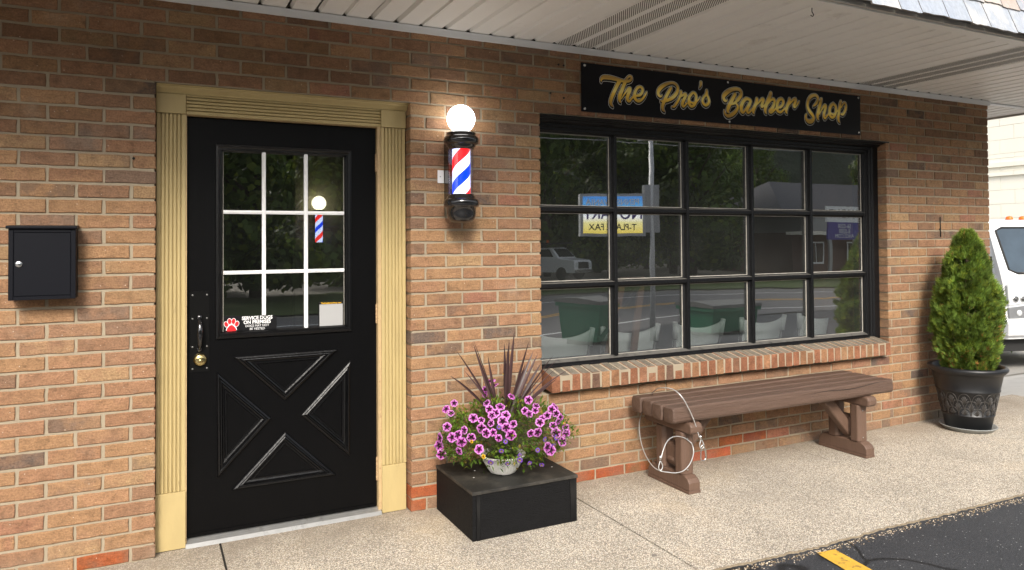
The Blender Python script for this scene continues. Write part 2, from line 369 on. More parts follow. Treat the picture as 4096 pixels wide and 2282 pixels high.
# exposed aggregate pavement in slabs with real gaps
def edge_y(x):
    e = [(-4, -1.22), (2.19, -1.246), (2.75, -1.283), (3.25, -1.279), (3.75, -1.30), (4.36, -1.312), (5.4, -1.34), (7.2, -1.36)]
    for (a, ya), (b, yb) in zip(e, e[1:]):
        if a <= x <= b: return ya+(yb-ya)*(x-a)/(b-a)
    return e[-1][1]
mb = MB(); cuts = [-3.2, .3085, 2.128, 3.94, 5.726, 7.06]
for a, b in zip(cuts, cuts[1:]):
    ga = .0055 if a == 2.128 or a == .3085 else .0022; gb = .0055 if b == 2.128 or b == .3085 else .0022
    xs = drange(a+ga, b-gb, int((b-a)/.012))
    top_b, top_f, bot = [], [], []
    for x in xs:
        e = edge_y(x)+.010*mnoise.noise((x*9, 0, 3))+.010*mnoise.noise((x*34, 0, 8))+.006*mnoise.noise((x*90, 2, 8))
        top_f.append(mb.vert((x, e+.012+.012*max(0, mnoise.noise((x*22, 4, 4))), 0))); bot.append(mb.vert((x, e-.006+.004*mnoise.noise((x*60, 5, 1)), -.025)))
        top_b.append(mb.vert((x, .26, 0)))
    for i in range(len(xs)-1):
        mb.face((top_f[i], top_f[i+1], top_b[i+1], top_b[i])); mb.face((bot[i], bot[i+1], top_f[i+1], top_f[i]), 1)
    for s_, fl in ((0, 0), (-1, 1)):
        x = xs[s_]; q = [mb.vert((x, .26, -.04)), mb.vert((x, edge_y(x)+.01, -.04)), top_f[s_], top_b[s_]]
        mb.face(q)
o = mb.build('pavement', [M['aggregate'], mat('gritty_edge', (.20, .16, .11), .95, 0, .5, 40, (90, 1, .006))]); o['kind'] = 'structure'
o = MB(); o.box(-3.2, -1.18, -.06, 7.05, .25, -.009); o = o.build('pavement_bedding', mat('joint_filler', (.022, .019, .015), .95, 0, .4, 12, (60, 1, .004))); o['kind'] = 'structure'
# broken rim and litter along the pavement edge
mb = MB()
for k in range(1300):
    x = rnd.uniform(1.9, 5.6); y = edge_y(x)-.008-abs(rnd.gauss(0, .022)); s_ = rnd.uniform(.0012, .0036); a = rnd.uniform(0, 3)
    c = rnd.choice([(.34, .28, .20), (.22, .16, .09), (.12, .08, .05), (.48, .41, .32)])
    z = -.0078; d1 = (math.cos(a)*s_*rnd.uniform(.8, 2.2), math.sin(a)*s_); d2 = (-math.sin(a)*s_*.7, math.cos(a)*s_*.7)
    P = [(x+d1[0]*u+d2[0]*v, y+d1[1]*u+d2[1]*v) for u, v in ((-1, -1), (1, -1), (1, 1), (-1, 1))]
    A = [mb.vert((p[0], p[1], z)) for p in P]; t_ = mb.vert((x, y, z+s_*1.3))
    for i in range(4): mb.face((A[i], A[(i+1) % 4], t_), 0, c, c)
edge_m = leaf_mat('edge_litter', (1, 1, 1), trans=0)
o = mb.build('edge_litter', edge_m); tag(o, 'pale crumbs and dry litter along the pavement edge', 'litter', kind='stuff')
# yellow parking stripe
mb = MB(); L = [(2.727, -1.315), (2.694, -1.51), (2.42, -3.0), (2.2, -4.4), (1.9, -6.2)]; W_ = [(.106, -.012), (.106, -.03), (.106, -.03), (.106, -.03), (.106, -.03)]
A = [mb.vert((x, y, lot_z(y)+.005)) for x, y in L]; B = [mb.vert((x+w, y+v, lot_z(y+v)+.005)) for (x, y), (w, v) in zip(L, W_)]
for i in range(len(L)-1): mb.face((A[i+1], B[i+1], B[i], A[i]))
o = mb.build('parking_line', M['yellow']); o['kind'] = 'structure'
# concrete apron beyond the pavement, falling towards the neighbour's yard
sheet('concrete_apron', [7.075, 9, 12, 17, 26], [-1.1, .2, 1.2, 2.4, 3.6, 5, 9, 14], lambda x, y: -.012 if y < .2 else max(-.5, -.012-.24*(y-.2)), M['concrete'])
# road with its lines (below the lot), verge, slope
RZ = -.852
def band(name, line, w0, w1, z, m):
    mb = MB(); A = [mb.vert((x, y+w0, z)) for x, y in line]; B = [mb.vert((x, y+w1, z)) for x, y in line]
    for i in range(len(line)-1): mb.face((A[i], A[i+1], B[i+1], B[i]))
    o = mb.build(name, m); o['kind'] = 'structure'; return o
mid = [(-60, -9), (-20, -11.5), (0, -13.2), (6, -13.6), (9, -14.7), (13, -16.4), (18, -17.2), (24, -16.0), (40, -11), (80, 2)]
band('road', mid, 4.3, -5.4, RZ+.006, M['roadgrey'])
band('road_line_near', mid, 3.05, 2.93, RZ+.011, M['roadwhite']); band('road_line_far', mid, -3.15, -3.27, RZ+.011, M['roadwhite'])
mb_c = band('road_line_centre', mid, .16, .05, RZ+.011, M['roadyellow']); band('road_line_centre_far', mid, -.10, -.21, RZ+.011, M['roadyellow'])
band('grass_verge', [(x, y) for x, y in mid], -6.2, -15, RZ+.03, M['grass'])
hill = MB()
xs = drange(-80, 110, 46); prof = [(-44, -.7), (-50, 2.5), (-56, 8), (-64, 14), (-74, 19), (-90, 22)]
g = [[hill.vert((x, y+5*math.sin(x*.05), z*(1+.18*math.sin(x*.09+1)) + 1.1*mnoise.noise((x*.2, y*.2, 0)))) for x in xs] for y, z in prof]
for j in range(len(prof)-1):
    for i in range(len(xs)-1): hill.face((g[j][i], g[j+1][i], g[j+1][i+1], g[j][i+1]))
o = hill.build('hill', M['hill']); o['kind'] = 'structure'

# ================================================================== THE BRICK BUILDING
bld = empty('barber_shop_building', (0, .1, 0), 'low orange-brown brick shop with cream door trim, deep soffit and slate roof edge', 'building')
PC, PB = .0677, .2127
def Zc(i): return (31-i)*PC
PAL = [((.340, .190, .094), .32), ((.310, .164, .088), .28), ((.272, .150, .084), .20), ((.350, .215, .108), .08), ((.200, .126, .082), .07), ((.142, .100, .074), .03), ((.300, .138, .084), .02)]
def pick():
    r = rnd.random(); a = 0
    for c, w in PAL:
        a += w
        if r < a: break
    k = rnd.uniform(.88, 1.10); return (c[0]*k*.955, c[1]*k*.985, c[2]*k*1.05)
ORANGE = (.33, .088, .030)
def add_brick(mb, x0, x1, z0, z1, yf, yb, col, col2, j=.0016, T=None):
    # chamfered, slightly irregular brick; face at yf
    T = T or (lambda p: p)
    jx = lambda: rnd.uniform(-j, j)
    n = 5; out = []
    P = []
    for k in range(n): P.append((x0+(x1-x0)*k/n, z0))
    for k in range(2): P.append((x1, z0+(z1-z0)*k/2))
    for k in range(n): P.append((x1-(x1-x0)*k/n, z1))
    for k in range(2): P.append((x0, z1-(z1-z0)*k/2))
    cx, cz = (x0+x1)/2, (z0+z1)/2; dy = rnd.uniform(-.002, .0015); ch = .0028
    P = [(x+jx(), z+jx()) for x, z in P]
    Fr = [mb.vert(T((x+(ch if x < cx else -ch), yf+dy, z+(ch if z < cz else -ch)))) for x, z in P]
    Md = [mb.vert(T((x, yf+dy+ch, z))) for x, z in P]; Bk = [mb.vert(T((x, yb, z))) for x, z in P]; m = len(P)
    mb.face(Fr, 0, col, col2)
    for k in range(m):
        mb.face((Fr[k], Md[k], Md[(k+1) % m], Fr[(k+1) % m]), 0, col, col2); mb.face((Md[k], Bk[k], Bk[(k+1) % m], Md[(k+1) % m]), 0, col, col2)
def brick_rows(mb, xa, xb, i0, i1, ph_even, ph_odd, special={}, yb=.10, T=None, g=.0125):
    for i in range(i0, i1):
        ph = (ph_even if i % 2 == 0 else ph_odd)
        k0 = math.floor((xa-ph)/PB)-1; js = []
        x = ph+k0*PB
        while x < xb+PB: js.append(x); x += PB
        js = [q for q in js if xa+.035 < q < xb-.035]; js = [xa]+js+[xb]
        zt, zb = Zc(i)-g/2+.0006, Zc(i+1)+g/2-.0006
        dz = rnd.uniform(-.0012, .0012)
        for a, b in zip(js, js[1:]):
            la = a if a == xa else a+g/2+rnd.uniform(-.0012, .0012); rb = b if b == xb else b-g/2+rnd.uniform(-.0012, .0012)
            c, c2 = pick(), pick()
            c2 = tuple(.45*p+.55*q for p, q in zip(c, c2))
            if i < 3 and rnd.random() < .42: c = tuple(v*.74 for v in c); c2 = tuple(v*.78 for v in c2)      # some bricks darker in the upper courses
            for (sa, sb, rows, sc) in special.get('list', []):
                if i in rows and sa <= (a+b)/2 <= sb: c = sc; c2 = tuple(v*rnd.uniform(.7, 1.05) for v in sc)
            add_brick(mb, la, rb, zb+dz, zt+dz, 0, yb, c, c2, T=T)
XL = -2.2
mb = MB()
sp = {'list': [(2.28, 2.83, (30,), ORANGE), (3.32, 3.86, (29,), ORANGE), (3.86, 4.0, (29,), (.36, .15, .09)), (3.00, 3.42, (30,), (.42, .10, .05)), (1.24, 1.36, (30,), ORANGE), (1.30, 1.50, (29,), ORANGE), (-.25, -.03, (31, 30), ORANGE), (5.3, 5.7, (30,), (.24, .19, .14)), (5.5, 5.95, (30,), (.22, .19, .15)), (5.05, 5.3, (28,), (.30, .15, .09))]}
brick_rows(mb, XL, .030, -1, 31, .143, .035, sp)
brick_rows(mb, XL, 6.325, -7, -1, .076, .182, sp)
brick_rows(mb, 1.243, 2.030, -1, 31, .052, .168, sp)
brick_rows(mb, 2.030, 5.035, 23, 31, .050, .155, sp)
brick_rows(mb, 5.035, 6.325, -1, 31, .076, .182, sp)
# return wall round the corner
def Tside(p): return (6.325-p[1], p[0]-6.325+.0, p[2])
brick_rows(mb, 6.325+.102, 6.325+5.4, -7, 31, .076, .182, {}, T=Tside)
bw = mb.build('brick_wall', M['brick'], bld)
mb = MB(); yf, yb = .0058, .21
mb.box(XL, yf, -.05, .024, yb, Zc(-1)); mb.box(XL, yf, Zc(-1), 6.319, yb, 2.66)
mb.box(1.249, yf, -.05, 2.024, yb, Zc(-1)); mb.box(2.024, yf, -.05, 5.041, yb, Zc(23)); mb.box(5.041, yf, -.05, 6.319, yb, Zc(-1)); mb.box(6.10, yb, -.05, 6.319, 5.6, 2.66)
mb.box(2.024, .10, Zc(23), 5.041, yb, .664)
mb.build('mortar', M['mortar'], bld)
# little marks on the wall: screws and an anchor
for x, z in [(-.06, 1.81), (2.19, 2.46), (2.155, 2.462), (2.19, 2.268), (2.10, 2.29), (5.66, 1.50)]:
    mb = MB(); mb.disc(x, .0005, z, .006, .004, 10); mb.build('wall_fixing', M['hole'], bld)
mb = MB(); mb.tube([(5.665, -.004, 1.60), (5.667, -.004, 1.44)], .004, 6); mb.build('wall_wire', M['hole'], bld)

# ---- rowlock sill
mb = MB(); x = 2.062; pit = (4.985-2.062)/43
for k in range(43):
    a = x+k*pit; b = a+pit-.0125; c = pick() if rnd.random() < .62 else (.31, .150, .082); c = (c[0]*.88, c[1]*.78, c[2]*.78)
    tk_ = rnd.uniform(.86, 1.14); tp = (.175*tk_, .150*tk_, .118*tk_)
    j = rnd.uniform(-.002, .002); z0, z1 = .5585+j, .652+j; yf = -.062+rnd.uniform(-.002, .002)
    v = [mb.vert(p) for p in ((a, yf, z0), (b, yf, z0), (b, .10, z0+.02), (a, .10, z0+.02), (a, yf+.003, z1), (b, yf+.003, z1), (b, .10, z1+.034), (a, .10, z1+.034))]
    for q, cc in (((0, 3, 2, 1), c), ((4, 5, 6, 7), tp), ((0, 1, 5, 4), c), ((1, 2, 6, 5), c), ((3, 0, 4, 7), c)): mb.face([v[t] for t in q], 0, cc, tuple(u*.8 for u in cc))
mb.build('window_sill', M['brick'], bld, bevel=.0025)
mb = MB(); mb.prism([(-.0585, .5615), (.099, .575), (.099, .6835), (-.0585, .6495)], 'x', 2.066, 4.975); mb.build('sill_mortar', M['mortar'], bld)

# ---- soffit: panels with V grooves running out from the wall
SZ = 2.581
mb = MB(); x = -2.2; seams = []
g0 = 1.027-.1365*24
k = 0; prof = []
while True:
    sx = g0+.1365*k
    if sx > 7.2: break
    dark = (k % 3 == 2)
    seams.append((sx, dark)); k += 1
def sof_profile(x0, x1):
    P = [(x0, SZ)]
    for sx, d in seams:
        if x0+.02 < sx < x1-.02:
            w, dp = (.016, .020) if not d else (.010, .024)
            P += [(sx-w, SZ), (sx-w*.3, SZ+dp), (sx+w*.3, SZ+dp), (sx+w, SZ)]
            if d: P += [(sx+w+.006, SZ+.0015), (sx+w+.012, SZ)]
    P.append((x1, SZ)); return P
def strip(P, y0, y1, flip=False):
    A = [mb.vert((p[0], y0, p[1])) for p in P]; B = [mb.vert((p[0], y1, p[1])) for p in P]
    for i in range(len(P)-1): mb.face((A[i], A[i+1], B[i+1], B[i]) if not flip else (B[i], B[i+1], A[i+1], A[i]))
strip(sof_profile(-2.4, 7.22), .0, -1.165)
strip(sof_profile(6.33, 7.22), 5.6, .0)
mb.box(-2.4, -1.225, SZ+.02, 7.262, 5.6, SZ+.05)
mb.box(-2.4, -1.225, SZ-.004, 7.262, -1.160, SZ+.02)      # flat edge strip
mb.build('soffit', M['soffit'], bld)
for vx0 in (2.112, 4.705):
    mb = MB()
    for st in range(3):
        a = vx0+.1365*st+.020; b = a+.096
        y = -.02
        while y > -1.16:
            y0, y1 = y, y-.140
            t = 1.0
            if y1 < -1.155: t = (-1.155-y0)/(y1-y0)
            s0 = .0
            # slot runs diagonally across the strip
            xa, xb = b, b+(a-b)*t; ya, yb_ = y0, y0+(y1-y0)*t
            if ya > -.004:
                pass
            w = .0032
            mb.poly([(xa, ya+w, SZ-.0012), (xa, ya-w, SZ-.0012), (xb, yb_-w, SZ-.0012), (xb, yb_+w, SZ-.0012)])
            y -= .0178
        y = .12
        while y > -.02:   # slots cut short by the wall
            t0 = max(0, (y+.004)/.140); xa = b+(a-b)*t0
            if t0 < 1: mb.poly([(xa, -.004+.0032, SZ-.0012), (xa, -.004-.0032, SZ-.0012), (a, y-.140-.0032, SZ-.0012), (a, y-.140+.0032, SZ-.0012)])
            y -= .0178
    mb.build('soffit_vent', M['hole'], bld)
# white wall trim under the soffit
mb = MB(); mb.prism([(.0, 2.5405), (-.011, 2.5405), (-.011, 2.574), (-.018, 2.574), (-.018, 2.5765), (0, 2.5765)], 'x', -2.4, 6.33)
mb.prism([(6.33, 2.5405), (6.341, 2.5405), (6.341, 2.5765), (6.33, 2.5765)], 'y', -.011, 5.5)
mb.prism([(.02, SZ-.012), (.06, SZ-.012), (.06, SZ-.001), (.02, SZ-.001)], 'x', 6.345, 7.22)
mb.build('wall_trim', M['trimwhite'], bld)
for sx, d in seams:
    if sx < -.2 or sx > 6.3: continue
    mb = MB(); mb.prism([(sx-.011, 2.5773), (sx+.013, 2.5773), (sx+.006, 2.5845), (sx-.003, 2.5858)], 'y', -.0185, -.012); mb.build('trim_gap', M['hole'], bld)
# fascia
mb = MB(); mb.box(-2.4, -1.243, SZ+.004, 7.275, -1.226, SZ+.030); mb.box(7.263, -1.225, SZ-.012, 7.285, 5.6, SZ+.10)
mb.build('fascia', mat('fascia_paint', (.42, .39, .35), .6), bld)
# slate mansard: rows of single slates
mb = MB(); base = Vector((0, -1.262, SZ+.024)); up = Vector((0, .30, .954)).normalized(); nrm = Vector((0, -.954, .30)).normalized()
def slate(x0, w, s0, h, lift, col, col2):
    j = lambda a=.005: rnd.uniform(-a, a)
    p = lambda x, s, t: tuple(base+Vector((x, 0, 0))+up*s+nrm*t)
    bot = [(x0+w*k/5, s0+j(.004)) for k in range(6)]
    n = 6; t = .009
    F_ = [mb.vert(p(x, s, lift+t)) for x, s in bot]+[mb.vert(p(x0+w, s0+h, .006)), mb.vert(p(x0, s0+h, .006))]
    B_ = [mb.vert(p(x, s, lift)) for x, s in bot]+[mb.vert(p(x0+w, s0+h, -.003)), mb.vert(p(x0, s0+h, -.003))]
    mb.face(F_, 0, col, col2); m = len(F_)
    for k in range(m): mb.face((F_[k], B_[k], B_[(k+1) % m], F_[(k+1) % m]), 0, (.16, .14, .12), (.2, .17, .14))
for row in range(8):
    x = -2.45+rnd.uniform(0, .1)+(row % 2)*.09; s0 = row*.165-.02
    while x < 7.28:
        w = rnd.choice([.17, .2, .22, .25]); w = min(w, 7.285-x)
        if w < .03: break
        q = rnd.random()
        if row == 0: c = (.34, .37, .42); c2 = (.50, .485, .46) if q < .55 else (.31, .345, .41)
        else: c = (.42, .35, .31) if q < .5 else (.32, .34, .38); c2 = (.50, .43, .38) if q < .7 else (.35, .37, .40)
        slate(x, w-.006, s0+rnd.uniform(-.006, .012), .34, .014, c, c2); x += w
def slate_mat():
    m, t, bs, out = nodes('slate_mottled'); co = coords(t, (1, 1, .45))
    a = N(t, 'ShaderNodeAttribute'); a.attribute_name = 'Col'; b = N(t, 'ShaderNodeAttribute'); b.attribute_name = 'Col2'
    c = mixc(t, a.outputs[0], b.outputs[0], ramp(t, noise(t, co, 7, 8, .7), [(.45, 0.), (.60, 1.)]))
    c = mixc(t, c, ramp(t, noise(t, co, 60, 5, .7), [(.2, .75), (.8, 1.2)]), 1.0, 'MULTIPLY')
    t.links.new(c, bs.inputs['Base Color']); bs.inputs['Roughness'].default_value = .42
    bump(t, bs, noise(t, co, 26, 8, .7), .7, .006); return m
mb.build('slate_roof', slate_mat(), bld)
mb = MB(); mb.poly([(-2.45, -1.262, SZ+.03), (7.28, -1.262, SZ+.03), (7.28, -.84, SZ+1.37), (-2.45, -.84, SZ+1.37)]); mb.poly([(7.28, -1.26, SZ+.06), (7.28, 5.6, SZ+.06), (7.28, 5.6, SZ+1.37), (7.28, -.84, SZ+1.37)]); mb.box(-2.45, -.84, SZ+1.36, 7.28, 5.6, SZ+1.40)
mb.build('roof_deck', M['hole'], bld)

# ---- interior shell
mb = MB(); mb.box(-2.2, .212, -.03, 6.09, 5.6, -.002); mb.build('interior_floor', M['interior_floor'], bld)
mb = MB()
mb.poly([(-2.2, .212, 2.56), (6.09, .212, 2.56), (6.09, 5.5, 2.56), (-2.2, 5.5, 2.56)]); mb.poly([(-2.2, 5.5, 0), (6.09, 5.5, 0), (6.09, 5.5, 2.56), (-2.2, 5.5, 2.56)])
mb.poly([(-2.2, .212, 0), (-2.2, 5.5, 0), (-2.2, 5.5, 2.56), (-2.2, .212, 2.56)]); mb.poly([(6.09, .212, 0), (6.09, 5.5, 0), (6.09, 5.5, 2.56), (6.09, .212, 2.56)])
mb.build('interior_wall', M['interior'], bld)
mb = MB(); mb.box(5.06, .213, 0, 5.40, .75, 2.55); mb.build('interior_pillar', M['intwood'], bld)
mb = MB(); mb.box(2.03, .213, .655, 5.05, .30, .680); mb.build('interior_stool', mat('stool_wood', (.22, .12, .06), .5, 0, .2, 8), bld)
mb = MB(); mb.box(1.28, 3.60, 0, 1.78, 3.75, 2.5); mb.build('interior_panel', M['panelcream'], bld)

# ================================================================== DOOR CASING AND DOOR
YC = .062
casing = empty('door_casing', (.63, .08, 0)); casing.parent = bld; casing.location = (.63, -.02, 0)
def build_casing():
    mb = MB()
    def fluted(a, b, y0, n=6):
        P = [(a, .105), (a, y0)]; w = (b-a-.022)/n
        for k in range(n):
            s_ = a+.011+k*w; P += [(s_+w*.24, y0), (s_+w*.28, y0+.010), (s_+w*.58, y0+.010), (s_+w*.66, y0)]
        return P+[(b, y0), (b, .105)]
    mb.prism(fluted(.033, .157, YC), 'z', .268, 2.034)
    mb.prism(fluted(1.103, 1.236, YC), 'z', .250, 2.034)
    # head, fluted lengthwise
    P = [(.105, 2.036), (YC, 2.036)]; n = 5; w = (2.128-2.036-.012)/n
    for k in range(n):
        s_ = 2.046+k*w; P += [(YC, s_+w*.30), (YC+.010, s_+w*.34), (YC+.010, s_+w*.58), (YC, s_+w*.64)]
    P += [(YC, 2.128), (.105, 2.128)]
    mb.prism(P, 'x', .159, 1.101)
    mb.box(.031, YC-.008, 2.036, .158, .104, 2.1275); mb.box(1.102, YC-.008, 2.036, 1.237, .104, 2.1275)
    mb.box(.030, YC-.007, .004, .158, .104, .267); mb.box(1.102, YC-.007, .004, 1.232, .104, .249)
    # crown
    mb.prism([(.104, 2.129), (YC-.006, 2.129), (YC-.010, 2.136), (YC-.030, 2.150), (YC-.034, 2.157), (YC-.046, 2.161), (YC-.048, 2.1645), (.104, 2.1645)], 'x', .031, 1.2425)
    mb.build('casing_trim', M['cream'], casing, bevel=.0012)
    mb = MB()   # jambs, slightly worn
    mb.box(.1575, YC+.003, .02, .1625, .20, 2.036); mb.box(1.0845, YC+.006, .02, 1.1025, .20, 2.036); mb.box(.1625, YC+.010, 2.0325, 1.0845, .20, 2.0358)
    mb.build('door_jamb', mat('worn_cream', (.44, .31, .16), .6, 0, .25, 20, (60, .8, .004), wear=((.22, .11, .06), 18, .62, .72)), casing)
    mb = MB(); mb.prism([(.045, .0), (.060, .016), (.085, .030), (.20, .034), (.20, .0)], 'x', .158, 1.098)
    mb.build('threshold', M['alu'], casing, bevel=.001)
build_casing()
door = empty('door', (0, 0, 0)); door.parent = bld; door.location = (.63, 0, .04)
def WL(o): return o
YD = .096
def build_door():
    mb = MB(); x0, x1, z0, z1 = .1635, 1.083, .037, 2.031
    gx0, gx1, gz0, gz1 = .318, .920, .990, 1.878
    for a, b, c, d in ((x0, z0, x1, gz0), (x0, gz1, x1, z1), (x0, gz0, gx0, gz1), (gx1, gz0, x1, gz1)): mb.box(a, YD, b, c, YD+.044, d)
    # weather strip
    mb.box(x0+.004, YD-.004, z0-.003, x1-.004, YD+.0, z0+.012)
    mb.build('door_leaf', M['door'], door)
    mb = MB()
    # glazing moulding (outer raised frame)
    prof = [(0, 0), (.002, .011), (.012, .014), (.018, .008), (.026, .008), (.030, .001), (.036, -.012)]
    mb.frame([(.290, .962), (.952, .962), (.952, 1.905), (.290, 1.905)], prof, YD-.0002, 0)
    mb.build('glazing_moulding', M['moulding'], door)
    # crossbuck mouldings
    pr2 = [(0, 0), (.003, .010), (.010, .013), (.015, .009), (.020, .011), (.026, .004), (.034, .002), (.037, .007), (.042, .007), (.045, .0015)]
    tris = [[(.370, .873), (.613, .636), (.880, .875)], [(.300, .300), (.548, .556), (.296, .806)], [(.940, .314), (.943, .812), (.690, .556)], [(.364, .231), (.868, .231), (.613, .482)]]
    for t in tris:
        a = (t[1][0]-t[0][0])*(t[2][1]-t[0][1])-(t[1][1]-t[0][1])*(t[2][0]-t[0][0])
        if a < 0: t = t[::-1]
        mb = MB(); mb.frame(t, [(a_, h_*1.4) for a_, h_ in pr2], YD-.0003, 0, fill=1); mb.build('crossbuck_panel', [M['moulding'], M['door']], door)
    mb = MB(); mb.box(.310, YD+.010, .985, .930, YD+.015, 1.885); gp = mb.build('glass_pane', M['doorglass'], door)
    mb = MB()
    for xc, zb_ in ((.5145, 1.0665), (.7195, .992)): mb.box(xc-.0088, YD-.0015, zb_, xc+.0088, YD+.0095, 1.876); mb.box(xc-.0035, YD-.0045, zb_, xc+.0035, YD-.0015, 1.876)
    for zc in (1.281, 1.577):
        for a, b in ((.326, .5055), (.5235, .7105), (.7285, .914)): mb.box(a, YD-.0012, zc-.0088, b, YD+.0095, zc+.0088); mb.box(a, YD-.0042, zc-.0035, b, YD-.0012, zc+.0035)
    mb.build('grille', M['muntin_white'], door, bevel=.0012)
    # bead line round the glass
    mb = MB(); mb.frame([(.325, .990), (.915, .990), (.915, 1.873), (.325, 1.873)], [(0, 0), (0, .003), (.0018, .003), (.0018, 0)], YD+.0098, 0); mb.build('glass_seal', M['bead'], door)
    # push plate, screws, handle, lock
    mb = MB(); mb.box(.176, YD-.0028, .812, .264, YD-.0002, 1.196); pl = mb.build('lock_plate', M['hardware'], door, bevel=.0006)
    for z in (1.178, 1.066, .932, .828):
        for x in (.189, .2525): mb = MB(); mb.disc(x, YD-.0028, z, .0042, .0012, 12); mb.build('screw', M['screw'], pl)
    mb = MB(); pts = []
    for k in range(13):
        u = k/12; z = 1.071-.150*u; pts.append((.219+.001*math.sin(u*3.1), YD-.006-.040*math.sin(math.pi*u)**.55, z))
    mb.tube(pts, [.007+.0055*math.sin(math.pi*k/12)**.7 for k in range(13)], 12)
    for z in (1.072, .920): mb.lathe([(.013, YD-.003), (.013, YD-.008), (.009, YD-.012), (.0, YD-.014)], .219, z, 16, ax='y')
    mb.build('door_handle', M['gloss_black'], door)
    mb = MB(); mb.lathe([(.0315, YD-.003), (.030, YD-.014), (.024, YD-.023), (.0225, YD-.0235)], .2225, .870, 32, ax='y', caps=False)
    mb.lathe([(.0225, YD-.0235), (.022, YD-.027), (.0195, YD-.029), (.0, YD-.029)], .2225, .870, 32, ax='y')
    mb.lathe([(.009, YD-.0291), (.009, YD-.031), (0, YD-.031)], .2225, .868, 20, ax='y')
    mb.box(.2217, YD-.0316, .862, .2233, YD-.0309, .872, 1)
    mb.build('deadbolt', [M['brass'], M['hole']], door)
    mb = None
    for za, zb in ((1.800, 1.895), (.998, 1.098), (.172, .292)):
        h = MB(); n = 5; xh, yh = 1.0835, YD-.010
        for k in range(n):
            a = za+(zb-za)*k/n; b = za+(zb-za)*(k+1)/n-.0016; h.lathe([(.0062, a), (.0066, a+.0015), (.0066, b-.0015), (.0062, b)], xh, yh, 14)
        h.lathe([(.0045, za-.004), (.0045, za)], xh, yh, 10); h.lathe([(.0045, zb), (.003, zb+.004)], xh, yh, 10)
        h.build('hinge', mat('worn_hinge', (.42, .28, .15), .5, .1, .3, 60, wear=((.12, .06, .04), 50, .6, .7)), door)
build_door()
# text helper
def text_mesh(s, size, mtx, depth=.0004, bold=0., sx=1., align='CENTER', shear=0., space=1.):
    cu = bpy.data.curves.new('t', 'FONT'); cu.body = s; cu.size = size; cu.extrude = depth; cu.offset = bold; cu.align_x = align; cu.align_y = 'CENTER'
    cu.shear = shear; cu.space_character = space; cu.resolution_u = 4
    ob = bpy.data.objects.new('t', cu); scn.collection.objects.link(ob)
    bpy.context.view_layer.update()
    me = ob.to_mesh(); V = [mtx @ Vector((v.co.x*sx, v.co.y, v.co.z)) for v in me.vertices]; Fc = [tuple(p.vertices) for p in me.polygons]
    ob.to_mesh_clear(); bpy.data.objects.remove(ob); bpy.data.curves.remove(cu); return V, Fc
def add_text(mb, s, size, x, y, z, m=0, facing=-1, **kw):
    # facing -1: text stands in the XZ plane and is read by someone at -y; +1: read from +y
    if facing < 0: mtx = Matrix.Translation((x, y, z)) @ Matrix.Rotation(R(90), 4, 'X')
    else: mtx = Matrix.Translation((x, y, z)) @ Matrix.Rotation(R(180), 4, 'Z') @ Matrix.Rotation(R(90), 4, 'X')
    V, Fc = text_mesh(s, size, mtx, **kw); b = len(mb.v)
    mb.v += [tuple(v) for v in V]
    for f in Fc: mb.face([b+i for i in f], m)
stw = plain('sticker_white', (.80, .80, .80), .5); stb = plain('sticker_black', (.006, .006, .007), .3); strd = plain('sticker_red', (.62, .012, .018), .45); sty = plain('sticker_yellow', (.75, .42, .02), .5)
st = empty('service_dog_sticker', (.45, YD+.009, .99), 'black service dogs sticker with red paw, on lower left door glass', 'sticker')
mb = MB(); mb.prism([(.324, .990), (.576, .990), (.576, 1.056), (.571, 1.063), (.324, 1.071)], 'y', YD+.0082, YD+.0098); mb.build('sticker_panel', stb, st)
mb = MB()
def ell(cx, cz, rx, rz, ang, y, m, n=20):
    mb.poly([(cx+rx*math.cos(t)*math.cos(ang)-rz*math.sin(t)*math.sin(ang), y, cz+rx*math.cos(t)*math.sin(ang)+rz*math.sin(t)*math.cos(ang)) for t in [2*math.pi*k/n for k in range(n)]][::1], m)
pc = (.3635, 1.024); pads = [(-.0235, .006, .0085, .013, .35), (-.0085, .0195, .0085, .0135, .1), (.0095, .0195, .0085, .0135, -.1), (.0245, .006, .0085, .013, -.35)]
for q, (dx, dz, a, b, r_) in enumerate(pads):
    ell(pc[0]+dx, pc[1]+dz, a+.0022, b+.0022, r_, YD+.00785-.00003*q, 0); ell(pc[0]+dx, pc[1]+dz, a, b, r_, YD+.0074-.00003*q, 1)
bl = [(-.0225, -.022), (-.012, -.029), (0, -.028), (.012, -.029), (.0225, -.022), (.0205, -.012), (.0105, -.0005), (.003, .0045), (-.003, .0045), (-.0105, -.0005), (-.0205, -.012)]
mb.poly([(pc[0]+x*1.12, YD+.00765, pc[1]-.003+(z+.012)*1.12-.009) for x, z in bl], 0); mb.poly([(pc[0]+x, YD+.0072, pc[1]-.003+z) for x, z in bl], 1)
mb.build('paw_print', [stw, strd], st)
mb = MB()
add_text(mb, 'SERVICE DOGS', .0235, .4835, YD+.0078, 1.0545, bold=.0007, sx=.92)
add_text(mb, 'ON PREMISES', .0235, .4835, YD+.0078, 1.0345, bold=.0007, sx=.92)
add_text(mb, 'DOGS MAY NOT', .0155, .4835, YD+.0078, 1.0165, sx=.95); add_text(mb, 'BE VESTED', .0155, .4835, YD+.0078, 1.0015, sx=.98)
mb.build('lettering', stw, st)
st = empty('website_sticker', (.847, YD+.009, .99), 'small black and white shop website sticker on lower right door glass', 'sticker')
mb = MB(); mb.box(.7835, YD+.0082, .990, .911, YD+.0098, 1.1185); mb.build('sticker_panel', stb, st)
mb = MB(); mb.box(.7875, YD+.0070, .9935, .9070, YD+.0081, 1.1065); mb.build('sticker_blank', plain('sticker_grey', (.34, .34, .34), .5), st)
